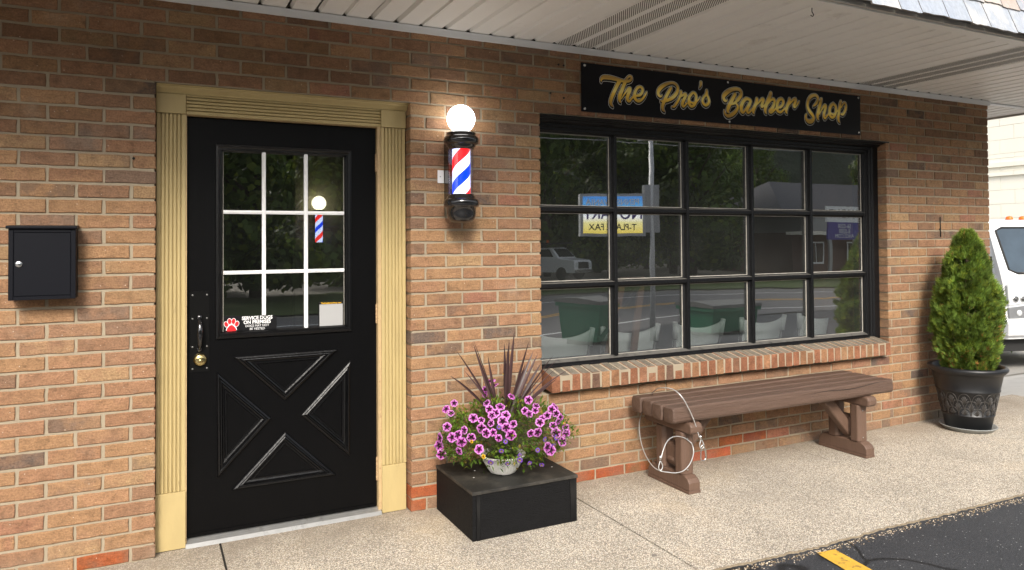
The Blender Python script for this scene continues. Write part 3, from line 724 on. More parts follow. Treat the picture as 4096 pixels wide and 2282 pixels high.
mb = MB(); add_text(mb, 'TheProsBarberShop.com', .0106, .8473, YD+.0078, 1.1124, bold=.0002, sx=.96); mb.build('lettering', sty, st)

# ================================================================== SHOP WINDOW
win = empty('shop_window', (0, 0, 0)); win.parent = bld; win.location = (3.53, 0, .66)
YW = .074
def build_window():
    x0, x1, z0, z1 = 2.031, 5.034, .666, 2.165
    mb = MB()
    # right casing, stepped; left casing; head; bottom rail
    mb.prism([(x1, .20), (x1, YW), (4.978, YW), (4.972, YW+.010), (4.958, YW+.010), (4.952, YW+.018), (4.925, YW+.018), (4.920, YW+.030), (4.905, YW+.032), (4.905, .20)], 'z', z0, z1-.0)
    mb.prism([(x0, .20), (x0, YW), (2.046, YW), (2.052, YW+.012), (2.060, YW+.032), (2.060, .20)], 'z', z0, z1)
    mb.prism([(.20, 2.078), (YW+.034, 2.078), (YW+.030, 2.086), (YW+.018, 2.089), (YW+.018, 2.106), (YW+.008, 2.110), (YW+.008, 2.127), (YW-.006, 2.131), (YW-.022, 2.139), (YW-.026, 2.147), (YW-.052, 2.150), (YW-.060, 2.156), (YW-.076, 2.159), (YW-.078, 2.1655), (.20, 2.1655)], 'x', 2.0315, 5.033)
    mb.prism([(.20, .668), (YW-.012, .668), (YW-.012, .684), (YW+.002, .689), (YW+.002, .700), (YW+.020, .704), (YW+.034, .712), (.20, .712)], 'x', 2.061, 4.904)
    mb.box(4.985, -.006, 2.1568, 5.062, .02, 2.1655)
    mb.build('window_frame', M['winblack'], win, bevel=.0012)
    cols = [2.6115, 3.1835, 3.7555, 4.3275]; rows = [1.159, 1.617]
    mb = MB(); yb = YW+.052; yf = YW+.012
    for xc in cols: mb.prism([(xc-.0235, yb), (xc-.0225, yb-.006), (xc-.013, yb-.014), (xc-.0105, yf), (xc+.0105, yf), (xc+.013, yb-.014), (xc+.0225, yb-.006), (xc+.0235, yb)], 'z', .7125, 2.0775)
    ed = [2.0605]+cols+[4.9045]
    for zc in rows:
        for a, b in zip(ed, ed[1:]):
            a2 = a+(.012 if a in cols else 0); b2 = b-(.012 if b in cols else 0)
            mb.prism([(yb, zc-.0225), (yb-.010, zc-.0225), (yb-.016, zc-.014), (yf+.002, zc-.011), (yf+.002, zc+.011), (yb-.016, zc+.014), (yb-.010, zc+.0225), (yb, zc+.0225)], 'x', a2, b2)
    mb.build('muntin', M['winblack'], win, bevel=.001)
    dl = MB(); dl.prism([(YW+.051, .7145), (YW+.034, .7128), (YW+.004, .7012), (YW+.004, .7002), (YW+.036, .7118), (YW+.051, .7125)], 'x', 2.063, 4.902)
    for zc in rows:
        for a, b in zip(ed, ed[1:]):
            dl.prism([(yf+.003, zc+.0112), (yf+.003, zc+.0124), (yb-.016, zc+.0156), (yb-.001, zc+.0236), (yb-.001, zc+.0226), (yb-.016, zc+.0142)], 'x', a+(.0125 if a in cols else .003), b-(.0125 if b in cols else .003))
    dl.build('dusty_ledge', mat('dusty_black_paint', (.085, .08, .072), .8, 0, .35, 16, wear=((.015, .015, .016), 22, .52, .66)), win)
    mb = MB(); mb.box(2.05, YW+.0525, .70, 4.915, YW+.0575, 2.085); mb.build('glass_pane', M['glass'], win)
    mb = MB(); zr = [.7125]+rows+[2.0775]
    for a, b in zip(ed, ed[1:]):
        for c, d in zip(zr, zr[1:]):
            a2 = a+(.0235 if a in cols else 0); b2 = b-(.0235 if b in cols else 0); c2 = c+(.0225 if c in rows else 0); d2 = d-(.0225 if d in rows else 0)
            mb.frame([(a2, c2), (b2, c2), (b2, d2), (a2, d2)], [(0, 0), (0, .0035), (.003, .0035), (.0045, .0)], YW+.0524, 0)
    mb.build('glazing_putty', M['bead'], win)
build_window()
# ================================================================== MAILBOX
r0 = empty('mailbox', (-.394, 0, 1.19), 'flat black locking mailbox with silver keyhole, on brick wall left of door', 'mailbox')
mb = MB(); x0, x1, z0, z1, yf = -.515, -.276, 1.194, 1.490, -.098
mb.box(x0, yf+.004, z0, x1, -.001, z1)
mb.box(x0, yf, z0, x0+.0175, yf+.004, z1); mb.box(x1-.0175, yf, z0, x1, yf+.004, z1); mb.box(x0+.0175, yf, z0, x1-.0175, yf+.004, z0+.0155); mb.box(x0+.0175, yf, z1-.014, x1-.0175, yf+.004, z1)
mb.build('body', M['mailbox'], r0, bevel=.0012)
mb = MB(); mb.box(x0+.0195, yf+.0008, z0+.0175, x1-.0195, yf+.0035, z1-.0165); dr = mb.build('door', M['mailbox'], r0, bevel=.0012)
mb = MB(); mb.prism([(-.001, 1.507), (-.001, 1.490), (yf-.010, 1.490), (yf-.012, 1.492), (yf-.012, 1.500), (yf-.010, 1.5025)], 'x', x0-.008, x1+.005); mb.build('lid', M['mailbox'], r0, bevel=.0008)
mb = MB(); mb.lathe([(.0135, yf+.001), (.0130, yf-.003), (.0105, yf-.005), (.0095, yf-.0045), (.0085, yf-.006), (0, yf-.006)], -.4780, 1.344, 24, ax='y'); mb.box(-.4787, yf-.0064, 1.340, -.4773, yf-.0058, 1.348, 1); mb.build('keyhole', [M['chrome'], M['hole']], dr)

# ================================================================== BARBER POLE (lit)
px, py = 1.489, -.112
r0 = empty('barber_pole', (px, py, 1.52), 'lit black barber pole with white globe and red, blue, white stripes on brick wall', 'barber pole')
def stripe_mat(name, strength, pitch, width4, ph=0.):
    m, t, bs, out = nodes(name); co = N(t, 'ShaderNodeTexCoord').outputs['Object']
    sp = N(t, 'ShaderNodeSeparateXYZ'); t.links.new(co, sp.inputs[0])
    at = N(t, 'ShaderNodeMath', operation='ARCTAN2'); t.links.new(sp.outputs[0], at.inputs[0])
    ng = N(t, 'ShaderNodeMath', operation='MULTIPLY'); t.links.new(sp.outputs[1], ng.inputs[0]); ng.inputs[1].default_value = -1; t.links.new(ng.outputs[0], at.inputs[1])
    a = N(t, 'ShaderNodeMath', operation='MULTIPLY'); t.links.new(at.outputs[0], a.inputs[0]); a.inputs[1].default_value = 1/(2*math.pi)
    z = N(t, 'ShaderNodeMath', operation='MULTIPLY'); t.links.new(sp.outputs[2], z.inputs[0]); z.inputs[1].default_value = 1/pitch
    s_ = N(t, 'ShaderNodeMath', operation='SUBTRACT'); t.links.new(z.outputs[0], s_.inputs[0]); t.links.new(a.outputs[0], s_.inputs[1])
    ad = N(t, 'ShaderNodeMath', operation='ADD'); t.links.new(s_.outputs[0], ad.inputs[0]); ad.inputs[1].default_value = 10+ph
    fr = N(t, 'ShaderNodeMath', operation='FRACT'); t.links.new(ad.outputs[0], fr.inputs[0])
    red, blu, wht = (.75, .012, .016), (.0, .035, .66), (.56, .60, .90)
    c = ramp(t, fr.outputs[0], [(0, red), (width4, (.9, .9, 1)), (width4+.012, wht), (.5, (.9, .9, 1)), (.512, blu), (.5+width4, (.9, .9, 1)), (.512+width4, wht), (.985, (.9, .9, 1))], 'CONSTANT')
    t.links.new(c, bs.inputs['Base Color']); t.links.new(c, bs.inputs['Emission Color']); bs.inputs['Emission Strength'].default_value = strength
    bs.inputs['Roughness'].default_value = .3; return m
mb = MB()
mb.lathe([(.049, 2.012), (.050, 2.004), (.076, 2.004), (.079, 2.000), (.079, 1.988), (.083, 1.984), (.0915, 1.978), (.094, 1.967), (.094, 1.955), (.090, 1.945), (.082, 1.941), (.077, 1.937), (.077, 1.929), (.070, 1.925), (.069, 1.916), (.0, 1.916)], px, py, 48)
mb.lathe([(0, 1.676), (.069, 1.676), (.070, 1.668), (.077, 1.664), (.078, 1.655), (.086, 1.650), (.094, 1.645), (.0955, 1.634), (.0955, 1.620), (.091, 1.610), (.079, 1.606), (.078, 1.575), (.075, 1.558), (.068, 1.542), (.055, 1.530), (.035, 1.524), (0, 1.522)], px, py, 48)
mb.box(px-.055, py+.045, 1.64, px+.055, -.0005, 1.96); mb.box(px-.040, py+.03, 1.93, px+.040, -.0005, 1.985); mb.box(px-.040, py+.03, 1.60, px+.040, -.0005, 1.665)
mb.build('housing', M['gloss_black'], r0)
mb = MB(); mb.lathe([(.048, 1.677), (.048, 1.916)], px, py, 40, caps=False)
core = mb.build('striped_cylinder', stripe_mat('barber_stripes', 1.05, .262, .25, ph=-.335+.0), r0)
mb = MB(); mb.lathe([(.066, 1.677), (.066, 1.916)], px, py, 48, caps=False); mb.lathe([(.0635, 1.677), (.0635, 1.916)], px, py, 48, caps=False)
mb.build('clear_tube', glass_mat('acrylic_tube', .05, (.96, .96, .98), 0), r0)
mb = MB(); n = 24; pr_ = [(.075*math.sin(math.pi*k/n), 2.078-.075*math.cos(math.pi*k/n)) for k in range(n+1)]; pr_ = [(r_, z) for r_, z in pr_ if z > 2.0115 or r_ > 1]; mb.lathe([(.0, pr_[0][1])]+pr_[:-1]+[(0, pr_[-1][1])], px, py, 40, caps=False)
m_, t_, b_, o_ = nodes('lit_globe'); b_.inputs['Base Color'].default_value = (.9, .9, .9, 1); b_.inputs['Emission Color'].default_value = (1, .97, .93, 1); b_.inputs['Emission Strength'].default_value = 5.5
mb.build('globe', m_, r0)
r1 = empty('outlet_plate', (1.40, 0, 1.77), 'small white switch plate on brick beside the lit barber pole', 'outlet plate')
mb = MB(); mb.box(1.396, -.006, 1.742, 1.432, -.0002, 1.812); mb.build('plate', M['muntin_white'], r1, bevel=.0015); mb = MB(); mb.disc(1.411, -.006, 1.777, .0035, .001); mb.build('screw', M['screw'], r1)

# ================================================================== SHOP SIGN with script lettering
sg = empty('shop_sign', (3.527, 0, 2.197), 'long black sign with gold script shop name, above the window', 'sign')
sgn_m = mat('sign_black', (.0050, .0050, .0075), .40, 0, .4, 1.2, spec=.2)
mb = MB(); mb.box(2.308, -.0075, 2.1975, 4.743, -.0035, 2.4905); pn = mb.build('panel', sgn_m, sg)
for x, z in [(2.331, 2.474), (2.331, 2.215), (3.452, 2.474), (3.463, 2.213), (4.722, 2.475), (4.722, 2.217)]:
    mb = MB(); mb.lathe([(.0085, -.0075), (.0085, -.0100), (.006, -.0115), (0, -.0115)], x, z, 16, ax='y'); mb.build('screw', M['chrome'], sg)
STROKES = [[(138,188,2.7),(138,200,7.4),(152,213,12.2),(180,217,13.8),(214,216,13.1),(249,212,11.9),(282,207,10.4),(310,205,8.8),(332,207,8.9),(353,216,8.9),(362,228,7.3),(356,239,6.9),(342,237,6.9),(327,223,7.3),(315,205,10.1)],[(270,201,14.4),(257,180,12.8),(242,153,12.3),(226,123,12.3),(213,95,11.9),(205,71,11.5),(208,55,8.7),(221,42,3.2)],[(312,198,12.1),(300,173,12.4),(288,146,13.2),(276,122,14.0),(270,98,12.8),(272,81,9.2),(279,71,2.8)],[(285,95,3.2),(301,118,4.8),(321,143,6.8),(337,159,9.7),(350,163,9.7),(347,148,10.9),(335,125,12.5),(328,102,12.1),(334,87,9.7),(346,86,8.1),(359,100,6.1),(374,117,6.1)],[(374,117,5.7),(398,123,7.3),(423,130,9.8),(441,149,9.8),(443,169,10.2),(429,180,7.8),(410,175,9.0),(394,157,10.2),(385,136,11.4),(383,114,12.2),(394,97,10.6),(414,91,9.4),(434,100,8.2),(455,120,7.4),(469,140,5.8),(476,153,3.3)],[(596,144,2.4),(588,134,4.7),(575,136,9.0),(565,148,11.0),(567,166,13.0),(583,187,13.4),(610,206,11.9),(641,220,9.1),(674,228,7.6),(697,225,8.4),(714,214,8.8),(721,197,10.0),(717,175,11.2),(700,153,12.8),(673,131,12.4),(644,117,10.7),(615,107,9.1),(597,105,6.3),(582,106,2.4)],[(667,195,8.8),(653,175,10.7),(638,153,11.5),(623,128,11.9),(612,106,12.2),(602,86,12.2),(597,68,11.8),(600,52,9.1),(614,40,2.8)],[(747,178,8.9),(746,164,9.3),(738,149,8.9),(731,132,8.8),(722,117,8.8),(706,96,8.8),(691,79,8.0),(673,75,3.6)],[(742,145,5.2),(763,158,7.7),(780,166,9.7),(786,158,10.1),(774,137,12.1),(761,115,12.1),(756,96,11.7),(765,83,6.9),(777,91,6.5),(792,106,6.9)],[(831,168,9.4),(815,151,11.0),(810,129,11.8),(812,108,11.8),(827,91,9.4),(849,97,9.8),(863,115,10.7),(870,140,10.7),(870,161,10.7),(859,176,9.8),(843,179,7.8),(831,168,9.4)],[(813,130,4.5),(828,116,6.1),(849,113,7.4),(870,123,7.4),(887,136,4.9),(899,149,3.3),(904,158,1.9)],[(960,203,8.7),(959,189,10.8),(952,176,9.5),(934,158,9.5),(923,137,9.9),(928,119,10.3),(948,107,9.5),(968,116,10.4),(978,134,10.4),(973,154,10.4),(964,171,8.7),(959,182,9.6)],[(912,252,9.9),(911,238,8.7),(903,222,4.9),(899,217,2.1)],[(1135,159,2.5),(1129,149,5.0),(1113,151,11.0),(1102,167,12.5),(1108,185,15.1),(1131,205,15.6),(1163,223,13.7),(1202,235,11.7),(1237,235,11.2),(1257,220,11.8),(1256,198,12.3),(1236,172,13.3),(1214,153,10.7),(1195,139,9.1),(1171,132,9.1)],[(1174,133,7.1),(1203,140,6.6),(1221,129,8.7),(1226,111,10.2),(1211,88,11.7),(1185,67,13.2),(1159,54,12.6),(1134,50,10.6),(1116,60,8.5),(1109,74,6.5),(1107,86,3.0)],[(1204,200,12.2),(1187,174,13.7),(1169,148,14.7),(1154,126,15.2),(1143,104,14.6),(1137,86,12.6),(1146,73,6.1)],[(1337,173,8.8),(1307,178,11.3),(1283,164,12.9),(1266,143,14.9),(1256,118,15.4),(1259,93,13.3),(1273,82,8.2),(1291,99,6.7),(1309,122,6.2),(1327,145,6.7)],[(1342,165,11.9),(1330,141,13.5),(1316,118,13.4),(1310,95,11.3),(1321,83,7.2),(1341,97,6.7),(1362,117,6.8)],[(1400,184,11.5),(1396,164,13.6),(1384,141,13.5),(1370,115,14.0),(1364,94,10.9),(1372,83,3.1)],[(1381,134,6.8),(1408,154,6.3),(1433,177,7.9),(1452,189,10.0),(1460,181,10.5),(1448,157,13.1),(1442,141,12.1),(1448,131,5.3),(1463,144,5.3),(1484,162,6.3)],[(1529,234,12.8),(1516,206,14.3),(1500,177,15.4),(1484,149,15.8),(1475,123,14.2),(1476,103,10.5),(1485,91,3.2)],[(1506,164,6.4),(1531,188,8.0),(1553,195,11.2),(1563,182,10.7),(1555,154,12.8),(1539,130,13.3),(1517,112,10.6),(1519,100,6.9),(1539,104,7.4),(1570,130,7.5)],[(1570,132,6.9),(1595,139,7.5),(1620,147,10.2),(1639,163,10.8),(1646,186,11.9),(1631,203,10.2),(1609,197,11.3),(1593,178,12.9),(1586,150,13.9),(1589,122,12.9),(1606,110,9.1),(1624,112,8.6),(1645,128,8.1),(1671,147,7.0)],[(1707,209,10.9),(1703,189,13.6),(1687,164,14.1),(1674,136,14.1),(1672,117,10.3),(1681,107,3.3)],[(1684,157,7.1),(1713,180,6.5),(1739,204,8.2),(1761,214,10.4),(1767,203,11.0),(1755,179,13.1),(1748,162,11.5),(1760,154,4.9),(1783,179,5.5),(1800,201,3.0)],[(1937,176,2.8),(1951,184,7.6),(1971,201,10.0),(1985,223,10.5),(1985,243,11.0),(1966,256,10.0),(1941,254,11.4),(1915,242,12.8),(1895,222,12.2),(1884,200,11.3),(1881,176,11.3),(1889,153,12.7),(1907,133,14.1),(1929,113,12.8),(1940,95,12.8),(1935,79,14.2),(1917,66,15.6),(1892,64,15.5),(1872,73,11.7),(1863,90,9.4),(1865,105,8.0),(1872,116,3.8)],[(2022,233,11.5),(2013,211,12.9),(2004,186,13.9),(1995,159,14.8),(1986,134,14.8),(1980,110,13.3),(1983,92,8.6),(1991,82,2.9)],[(2000,123,4.3),(2020,153,5.7),(2041,178,9.1),(2061,192,11.1),(2066,179,11.1),(2056,156,12.5),(2047,131,13.0),(2046,110,11.5),(2057,97,7.7),(2075,114,7.2),(2094,132,6.8)],[(2145,211,10.2),(2122,195,12.1),(2108,172,13.1),(2104,147,14.0),(2109,123,13.1),(2129,109,10.2),(2152,120,11.7),(2167,143,11.7),(2171,170,11.7),(2167,194,11.7),(2145,211,10.2)],[(2106,153,4.8),(2122,138,6.3),(2143,132,7.8),(2167,145,7.3),(2190,166,6.8)],[(2225,233,10.3),(2215,210,12.3),(2209,183,12.7),(2202,154,13.2),(2196,127,13.7),(2193,103,12.7),(2201,85,7.8),(2210,77,2.4)],[(2226,189,5.4),(2247,217,6.9),(2263,226,8.9),(2277,212,9.9),(2274,184,10.9),(2261,159,11.3),(2243,140,10.3),(2223,140,6.9)]]
def sdf_layers():
    res = .0021; X0, Z0, X1, Z1 = .09, .0, 2.36, .293
    nx, nz = int((X1-X0)/res)+1, int((Z1-Z0)/res)+1
    xs = X0+np.arange(nx)*res; zs = Z0+np.arange(nz)*res
    D = np.full((nz, nx), 9.0)
    def cr(p, n=5):
        p = np.array(p, float)/1000; out = []
        q = np.vstack([2*p[0]-p[1], p, 2*p[-1]-p[-2]])
        for i in range(1, len(q)-2):
            for k in range(n):
                t = k/n; a, b, c, d = q[i-1], q[i], q[i+1], q[i+2]
                out.append(.5*((2*b)+(c-a)*t+(2*a-5*b+4*c-d)*t*t+(3*b-a-3*c+d)*t**3))
        out.append(p[-1]); return np.array(out)
    for st in STROKES:
        c = cr(st)
        for a, b in zip(c, c[1:]):
            m_ = .03+max(a[2], b[2]); i0 = max(0, int((min(a[0], b[0])-m_-X0)/res)); i1 = min(nx, int((max(a[0], b[0])+m_-X0)/res)+1)
            j0 = max(0, int((min(a[1], b[1])-m_-Z0)/res)); j1 = min(nz, int((max(a[1], b[1])+m_-Z0)/res)+1)
            gx, gz = np.meshgrid(xs[i0:i1], zs[j0:j1]); dx, dz = b[0]-a[0], b[1]-a[1]; L = max(1e-9, dx*dx+dz*dz)
            t = np.clip(((gx-a[0])*dx+(gz-a[1])*dz)/L, 0, 1); r_ = a[2]+(b[2]-a[2])*t
            d = np.hypot(gx-a[0]-dx*t, gz-a[1]-dz*t)-np.maximum(r_, .001)*.94
            D[j0:j1, i0:i1] = np.minimum(D[j0:j1, i0:i1], d)
    SH = D.copy(); 
    for k in range(1, 5):
        s_ = np.full_like(D, 9.0); s_[:-k, :] = D[k:, :]; SH = np.minimum(SH, s_)
    return xs, zs, D, SH
def contour(mb, xs, zs, F, y, m=0, cf=None):
    nz, nx = F.shape; vid = {}; inside = F < 0
    def V(key, p):
        if key not in vid: vid[key] = mb.vert((2.31+p[0], y, 2.2+p[1]))
        return vid[key]
    act = inside[:-1, :-1] | inside[1:, :-1] | inside[:-1, 1:] | inside[1:, 1:]
    for j, i in zip(*np.nonzero(act)):
        cs = [(i, j), (i+1, j), (i+1, j+1), (i, j+1)]; ids = []
        for k in range(4):
            a, b = cs[k], cs[(k+1) % 4]; fa, fb = F[a[1], a[0]], F[b[1], b[0]]
            if fa < 0: ids.append(V(('p',)+a, (xs[a[0]], zs[a[1]])))
            if (fa < 0) != (fb < 0):
                t = fa/(fa-fb); ids.append(V(('e',)+tuple(sorted((a, b))), (xs[a[0]]+(xs[b[0]]-xs[a[0]])*t, zs[a[1]]+(zs[b[1]]-zs[a[1]])*t)))
        if len(ids) >= 3:
            c = cf(xs[i], zs[j]) if cf else None; mb.face(ids, m, c, c)
def gold(x, z):
    # printed gold foil: light band across the middle of the letters, brown at top and bottom
    u = (z-.02)/.22
    s_ = [(0, (.16, .085, .02)), (.28, (.36, .22, .03)), (.46, (.52, .36, .05)), (.52, (.55, .45, .15)), (.60, (.50, .42, .12)), (.75, (.46, .31, .045)), (.9, (.24, .14, .03)), (1, (.36, .25, .06))]
    u = min(.999, max(0, u))
    for (a, ca), (b, cb) in zip(s_, s_[1:]):
        if a <= u <= b: t = (u-a)/(b-a); return tuple(1.95*(p+(q-p)*t) for p, q in zip(ca, cb))
xs_, zs_, D_, SH_ = sdf_layers()
ltm, lt, lb, lo = nodes('sign_gold'); at_ = N(lt, 'ShaderNodeAttribute'); at_.attribute_name = 'Col'; lt.links.new(at_.outputs[0], lb.inputs['Base Color']); lb.inputs['Roughness'].default_value = .38
mb = MB(); contour(mb, xs_, zs_, SH_-.0048, -.0082); lw = mb.build('letter_outline', plain('sign_white_line', (.85, .85, .83), .5), sg)
mb = MB(); contour(mb, xs_, zs_, SH_-.0026, -.0089); mb.build('letter_shadow', plain('sign_deep_black', (.002, .002, .002), .5), sg)
mb = MB(); contour(mb, xs_, zs_, D_, -.0096, 0, gold); mb.build('letter_face', ltm, sg)

# ================================================================== BLACK WOODEN BOX
r0 = empty('wooden_plinth_box', (1.665, -.26, 0), 'weathered black wooden box under the flower bowl, beside door', 'box')
bx0, bx1, by0, by1, bz = 1.378, 1.955, -.500, -.014, .236
mb = MB(); mb.box(bx0-.004, by0-.004, bz-.016, bx1+.004, by1, bz); mb.build('top_board', M['boxtop'], r0, bevel=.002)
mb = MB(); mb.box(bx0, by0+.004, .002, bx0+.02, by1, bz-.0165); mb.build('side_board', M['boxblack'], r0, bevel=.0015)
mb = MB(); mb.box(bx1-.02, by0+.004, .002, bx1, by1, bz-.0165); mb.build('side_board', M['boxblack'], r0, bevel=.0015)
mb = MB(); mb.box(bx0+.040, by0+.003, .002, bx1-.040, by0+.022, bz-.0165); mb.build('front_board', M['boxblack'], r0, bevel=.0015)
def endgrain_mat():
    m, t, bs, out = nodes('black_end_grain'); co = coords(t, (6, 6, 1.3))
    w = N(t, 'ShaderNodeTexWave'); w.wave_type = 'RINGS'; w.inputs['Scale'].default_value = 9; w.inputs['Distortion'].default_value = 1.5; t.links.new(co, w.inputs['Vector'])
    c = mixc(t, (.005, .005, .0055), (.016, .0155, .015), w.outputs['Fac']); t.links.new(c, bs.inputs['Base Color']); bs.inputs['Roughness'].default_value = .6; bs.inputs['Specular IOR Level'].default_value = .15
    bump(t, bs, w.outputs['Fac'], .6, .003); return m
eg = endgrain_mat()
for a in (bx0+.0205, bx1-.0385-.001):
    mb = MB(); mb.box(a if a < 1.6 else bx1-.0395, by0+.001, .002, (bx0+.0395) if a < 1.6 else bx1-.0005-.0005, by0+.024, bz-.0165); mb.build('corner_post', eg, r0, bevel=.0012)
for x, y in ((1.47, -.30), (1.905, -.33), (1.52, -.2)): mb = MB(); mb.lathe([(.0045, bz+.0002), (.003, bz+.0010), (0, bz+.0010)], x, y, 8); mb.build('paint_drip', stw, r0)

# ================================================================== FLOWER BOWL
fb = empty('flower_bowl', (1.635, -.30, bz), 'white bowl of pink petunias with dark spiky grass, on black box', 'potted flowers')
bcx, bcy = 1.640, -.285
mb = MB(); nfl = 72; z0 = bz+.0008
prof = [(.058, 0), (.066, .004), (.070, .010), (.078, .022), (.100, .060), (.112, .085), (.118, .088), (.119, .096), (.112, .096), (.105, .084), (.06, .07), (0, .07)]
rings = []
for r_, h in prof:
    ring = []
    for k in range(nfl*2):
        a = math.pi*k/nfl; rr = r_
        if .01 < h < .084 and r_ > .069: rr += .0016*(1 if k % 4 < 2 else -1)
        hh = h
        if h < .004: hh = h if (k % 48) < 30 else h+.006
        ring.append(mb.vert((bcx+rr*math.cos(a), bcy+rr*math.sin(a), z0+hh)))
    rings.append(ring)
for A, B in zip(rings, rings[1:]):
    for k in range(nfl*2): mb.face((A[k], A[(k+1) % (nfl*2)], B[(k+1) % (nfl*2)], B[k]), 0, None, None, True)
mb.build('bowl', M['whiteplastic'], fb)
mb = MB(); mb.lathe([(.104, z0+.078), (.06, z0+.086), (0, z0+.09)], bcx, bcy, 24); mb.build('soil', M['soil'], fb)
PINK = [(1630, -167, 679), (1644, -176, 655), (1597, -169, 641), (1671, -322, 624), (1425, -153, 584), (1382, -154, 558), (1392, -192, 543), (1337, -277, 501), (1312, -253, 445), (1321, -209, 394), (1325, -228, 356), (1534, -327, 606), (1526, -372, 589), (1579, -387, 594), (1542, -411, 572), (1520, -412, 565), (1584, -438, 563), (1559, -455, 540), (1438, -372, 552), (1466, -406, 545), (1505, -440, 534), (1608, -477, 526), (1458, -432, 515), (1473, -454, 495), (1501, -465, 497), (1568, -476, 516), (1583, -496, 483), (1388, -383, 503), (1338, -345, 464), (1359, -370, 478), (1406, -421, 475), (1435, -452, 420), (1359, -386, 408), (1367, -392, 452), (1692, -433, 575), (1710, -451, 559), (1770, -409, 582), (1751, -435, 568), (1752, -481, 518), (1686, -505, 481), (1726, -503, 480), (1814, -448, 539), (1884, -417, 536), (1894, -381, 557), (1870, -452, 505), (1832, -475, 490), (1844, -483, 457), (1923, -446, 439), (1922, -442, 462), (1887, -466, 404), (1778, -503, 399), (1807, -490, 377), (1524, -484, 473), (1772, -466, 532), (1862, -405, 557), (1901, -424, 517), (1594, -174, 618), (1753, -360, 608)]
PURPLE = [(1533, -465, 517), (1552, -498, 452), (1533, -494, 412), (1624, -507, 383), (1632, -498, 355), (1491, -462, 355), (1572, -481, 341), (1724, -510, 393), (1839, -487, 435), (1820, -492, 399), (1689, -486, 330), (1763, -507, 441), (1781, -446, 298)]
YELLOW = [(1406, -428, 456), (1489, -334, 591), (1918, -436, 483), (1702, -177, 712), (1456, -458, 385), (1450, -156, 588), (1516, -486, 392)]
SPIKES = [(1609, -250, 594, 1361, -339, 890, 0.5), (1622, -250, 584, 1524, -180, 887, 0.9), (1645, -250, 566, 1496, -250, 914, 0.3), (1573, -250, 614, 1328, -339, 767, 0.6), (1609, -250, 618, 1470, -180, 757, 0.4), (1681, -250, 595, 1730, -250, 954, 1.0), (1672, -250, 604, 1655, -339, 922, 0.9), (1677, -250, 620, 1704, -180, 886, 1.0), (1686, -250, 602, 1686, -250, 864, 0.8), (1700, -250, 601, 1768, -339, 904, 0.7), (1704, -250, 592, 1879, -180, 825, 0.9), (1709, -250, 584, 1870, -250, 822, 0.9), (1718, -250, 574, 1910, -339, 819, 0.5), (1722, -250, 566, 2101, -180, 708, 0.4), (1713, -250, 575, 1985, -250, 780, 0.35), (1727, -250, 574, 1933, -339, 697, 0.6), (1732, -250, 581, 1927, -180, 757, 0.9), (1627, -250, 584, 1575, -250, 832, 0.8), (1718, -250, 574, 1919, -339, 744, 0.35), (1700, -250, 593, 1830, -180, 761, 0.9)]

EC, ER = Vector((1.675, -.26, .425)), Vector((.365, .255, .205))
def leaf(mb, p, d, L, w, col, up=Vector((0, 0, 1)), fold=.2):
    d = d.normalized(); s = d.cross(up); s = s.normalized() if s.length > 1e-4 else Vector((1, 0, 0)); n = s.cross(d)
    a = mb.vert(p); m1 = mb.vert(p+d*L*.45+s*w+n*w*fold); m2 = mb.vert(p+d*L*.45-s*w+n*w*fold); m0 = mb.vert(p+d*L*.5); t = mb.vert(p+d*L-n*L*.1)
    mb.face((a, m1, t, m0), 0, col, col); mb.face((a, m0, t, m2), 0, col, col)
def rdir(r_):
    while True:
        v = Vector((r_.uniform(-1, 1), r_.uniform(-1, 1), r_.uniform(-1, 1)))
        if .05 < v.length < 1: return v.normalized()
rl = random.Random(3)
mb = MB(); stems = MB()
for k in range(8600):
    d = rdir(rl)
    if d.z < -.55 and rl.random() < .6: continue
    lump = 1+.16*mnoise.noise(d*2.6)+.10*mnoise.noise(d*6)
    rr = lump*(1-abs(rl.gauss(0, .18)))
    if rr < .2: continue
    p = EC+Vector((d.x*ER.x*rr, d.y*ER.y*rr, d.z*ER.z*.90*rr))
    if p.y > -.02: continue
    if p.z < bz+.004 and 1.37 < p.x < 1.96: continue
    if p.z < .298 and abs(p.x-1.60) < .085 and p.y < -.2: continue
    if mnoise.noise((p.x*9, p.y*9, p.z*9)) < -.20 and rr > .6: continue
    if p.z > .54 and abs(p.x-1.66) > .12 and rl.random() < .55: continue
    # ragged underside: trailing only in places
    if p.z < .30 and abs(p.x-1.66) > .10 and rl.random() < .82-(.3 if p.x > 1.8 else 0): continue
    g = rl.uniform(.55, 1.5)*(1.15 if d.z > .2 else .95); yel = rl.random()
    col = (.85*g, 1.0*g, .55*g) if yel < .8 else ((1.5*g, 1.25*g, .5*g) if yel < .93 else (1.5*g, .8*g, .4*g))
    dd = (d*.8+rdir(rl)*.8+Vector((0, 0, .25)))
    leaf(mb, p, dd, rl.uniform(.014, .032), rl.uniform(.0034, .0068), col)
for k in range(160):
    d = rdir(rl); d.z = abs(d.z)*.6-.15; e = EC+Vector((d.x*ER.x, d.y*ER.y, d.z*ER.z))*rl.uniform(.8, 1.03); s_ = Vector((bcx+rl.uniform(-.07, .07), bcy+rl.uniform(-.07, .07), z0+.085)); mid_ = (s_+e)/2+Vector((0, 0, .05))
    if e.y > -.02: e.y = -.02
    stems.tube([s_, (s_+mid_)/2+Vector((0, 0, .015)), mid_, (mid_+e)/2+Vector((0, 0, .01)), e], .0011, 4)
fol_m = leaf_mat('petunia_leaf', (.105, .158, .036), trans=.35)
mb.build('foliage', fol_m, fb); stems.build('stem', mat('green_stem', (.07, .085, .03), .7), fb)
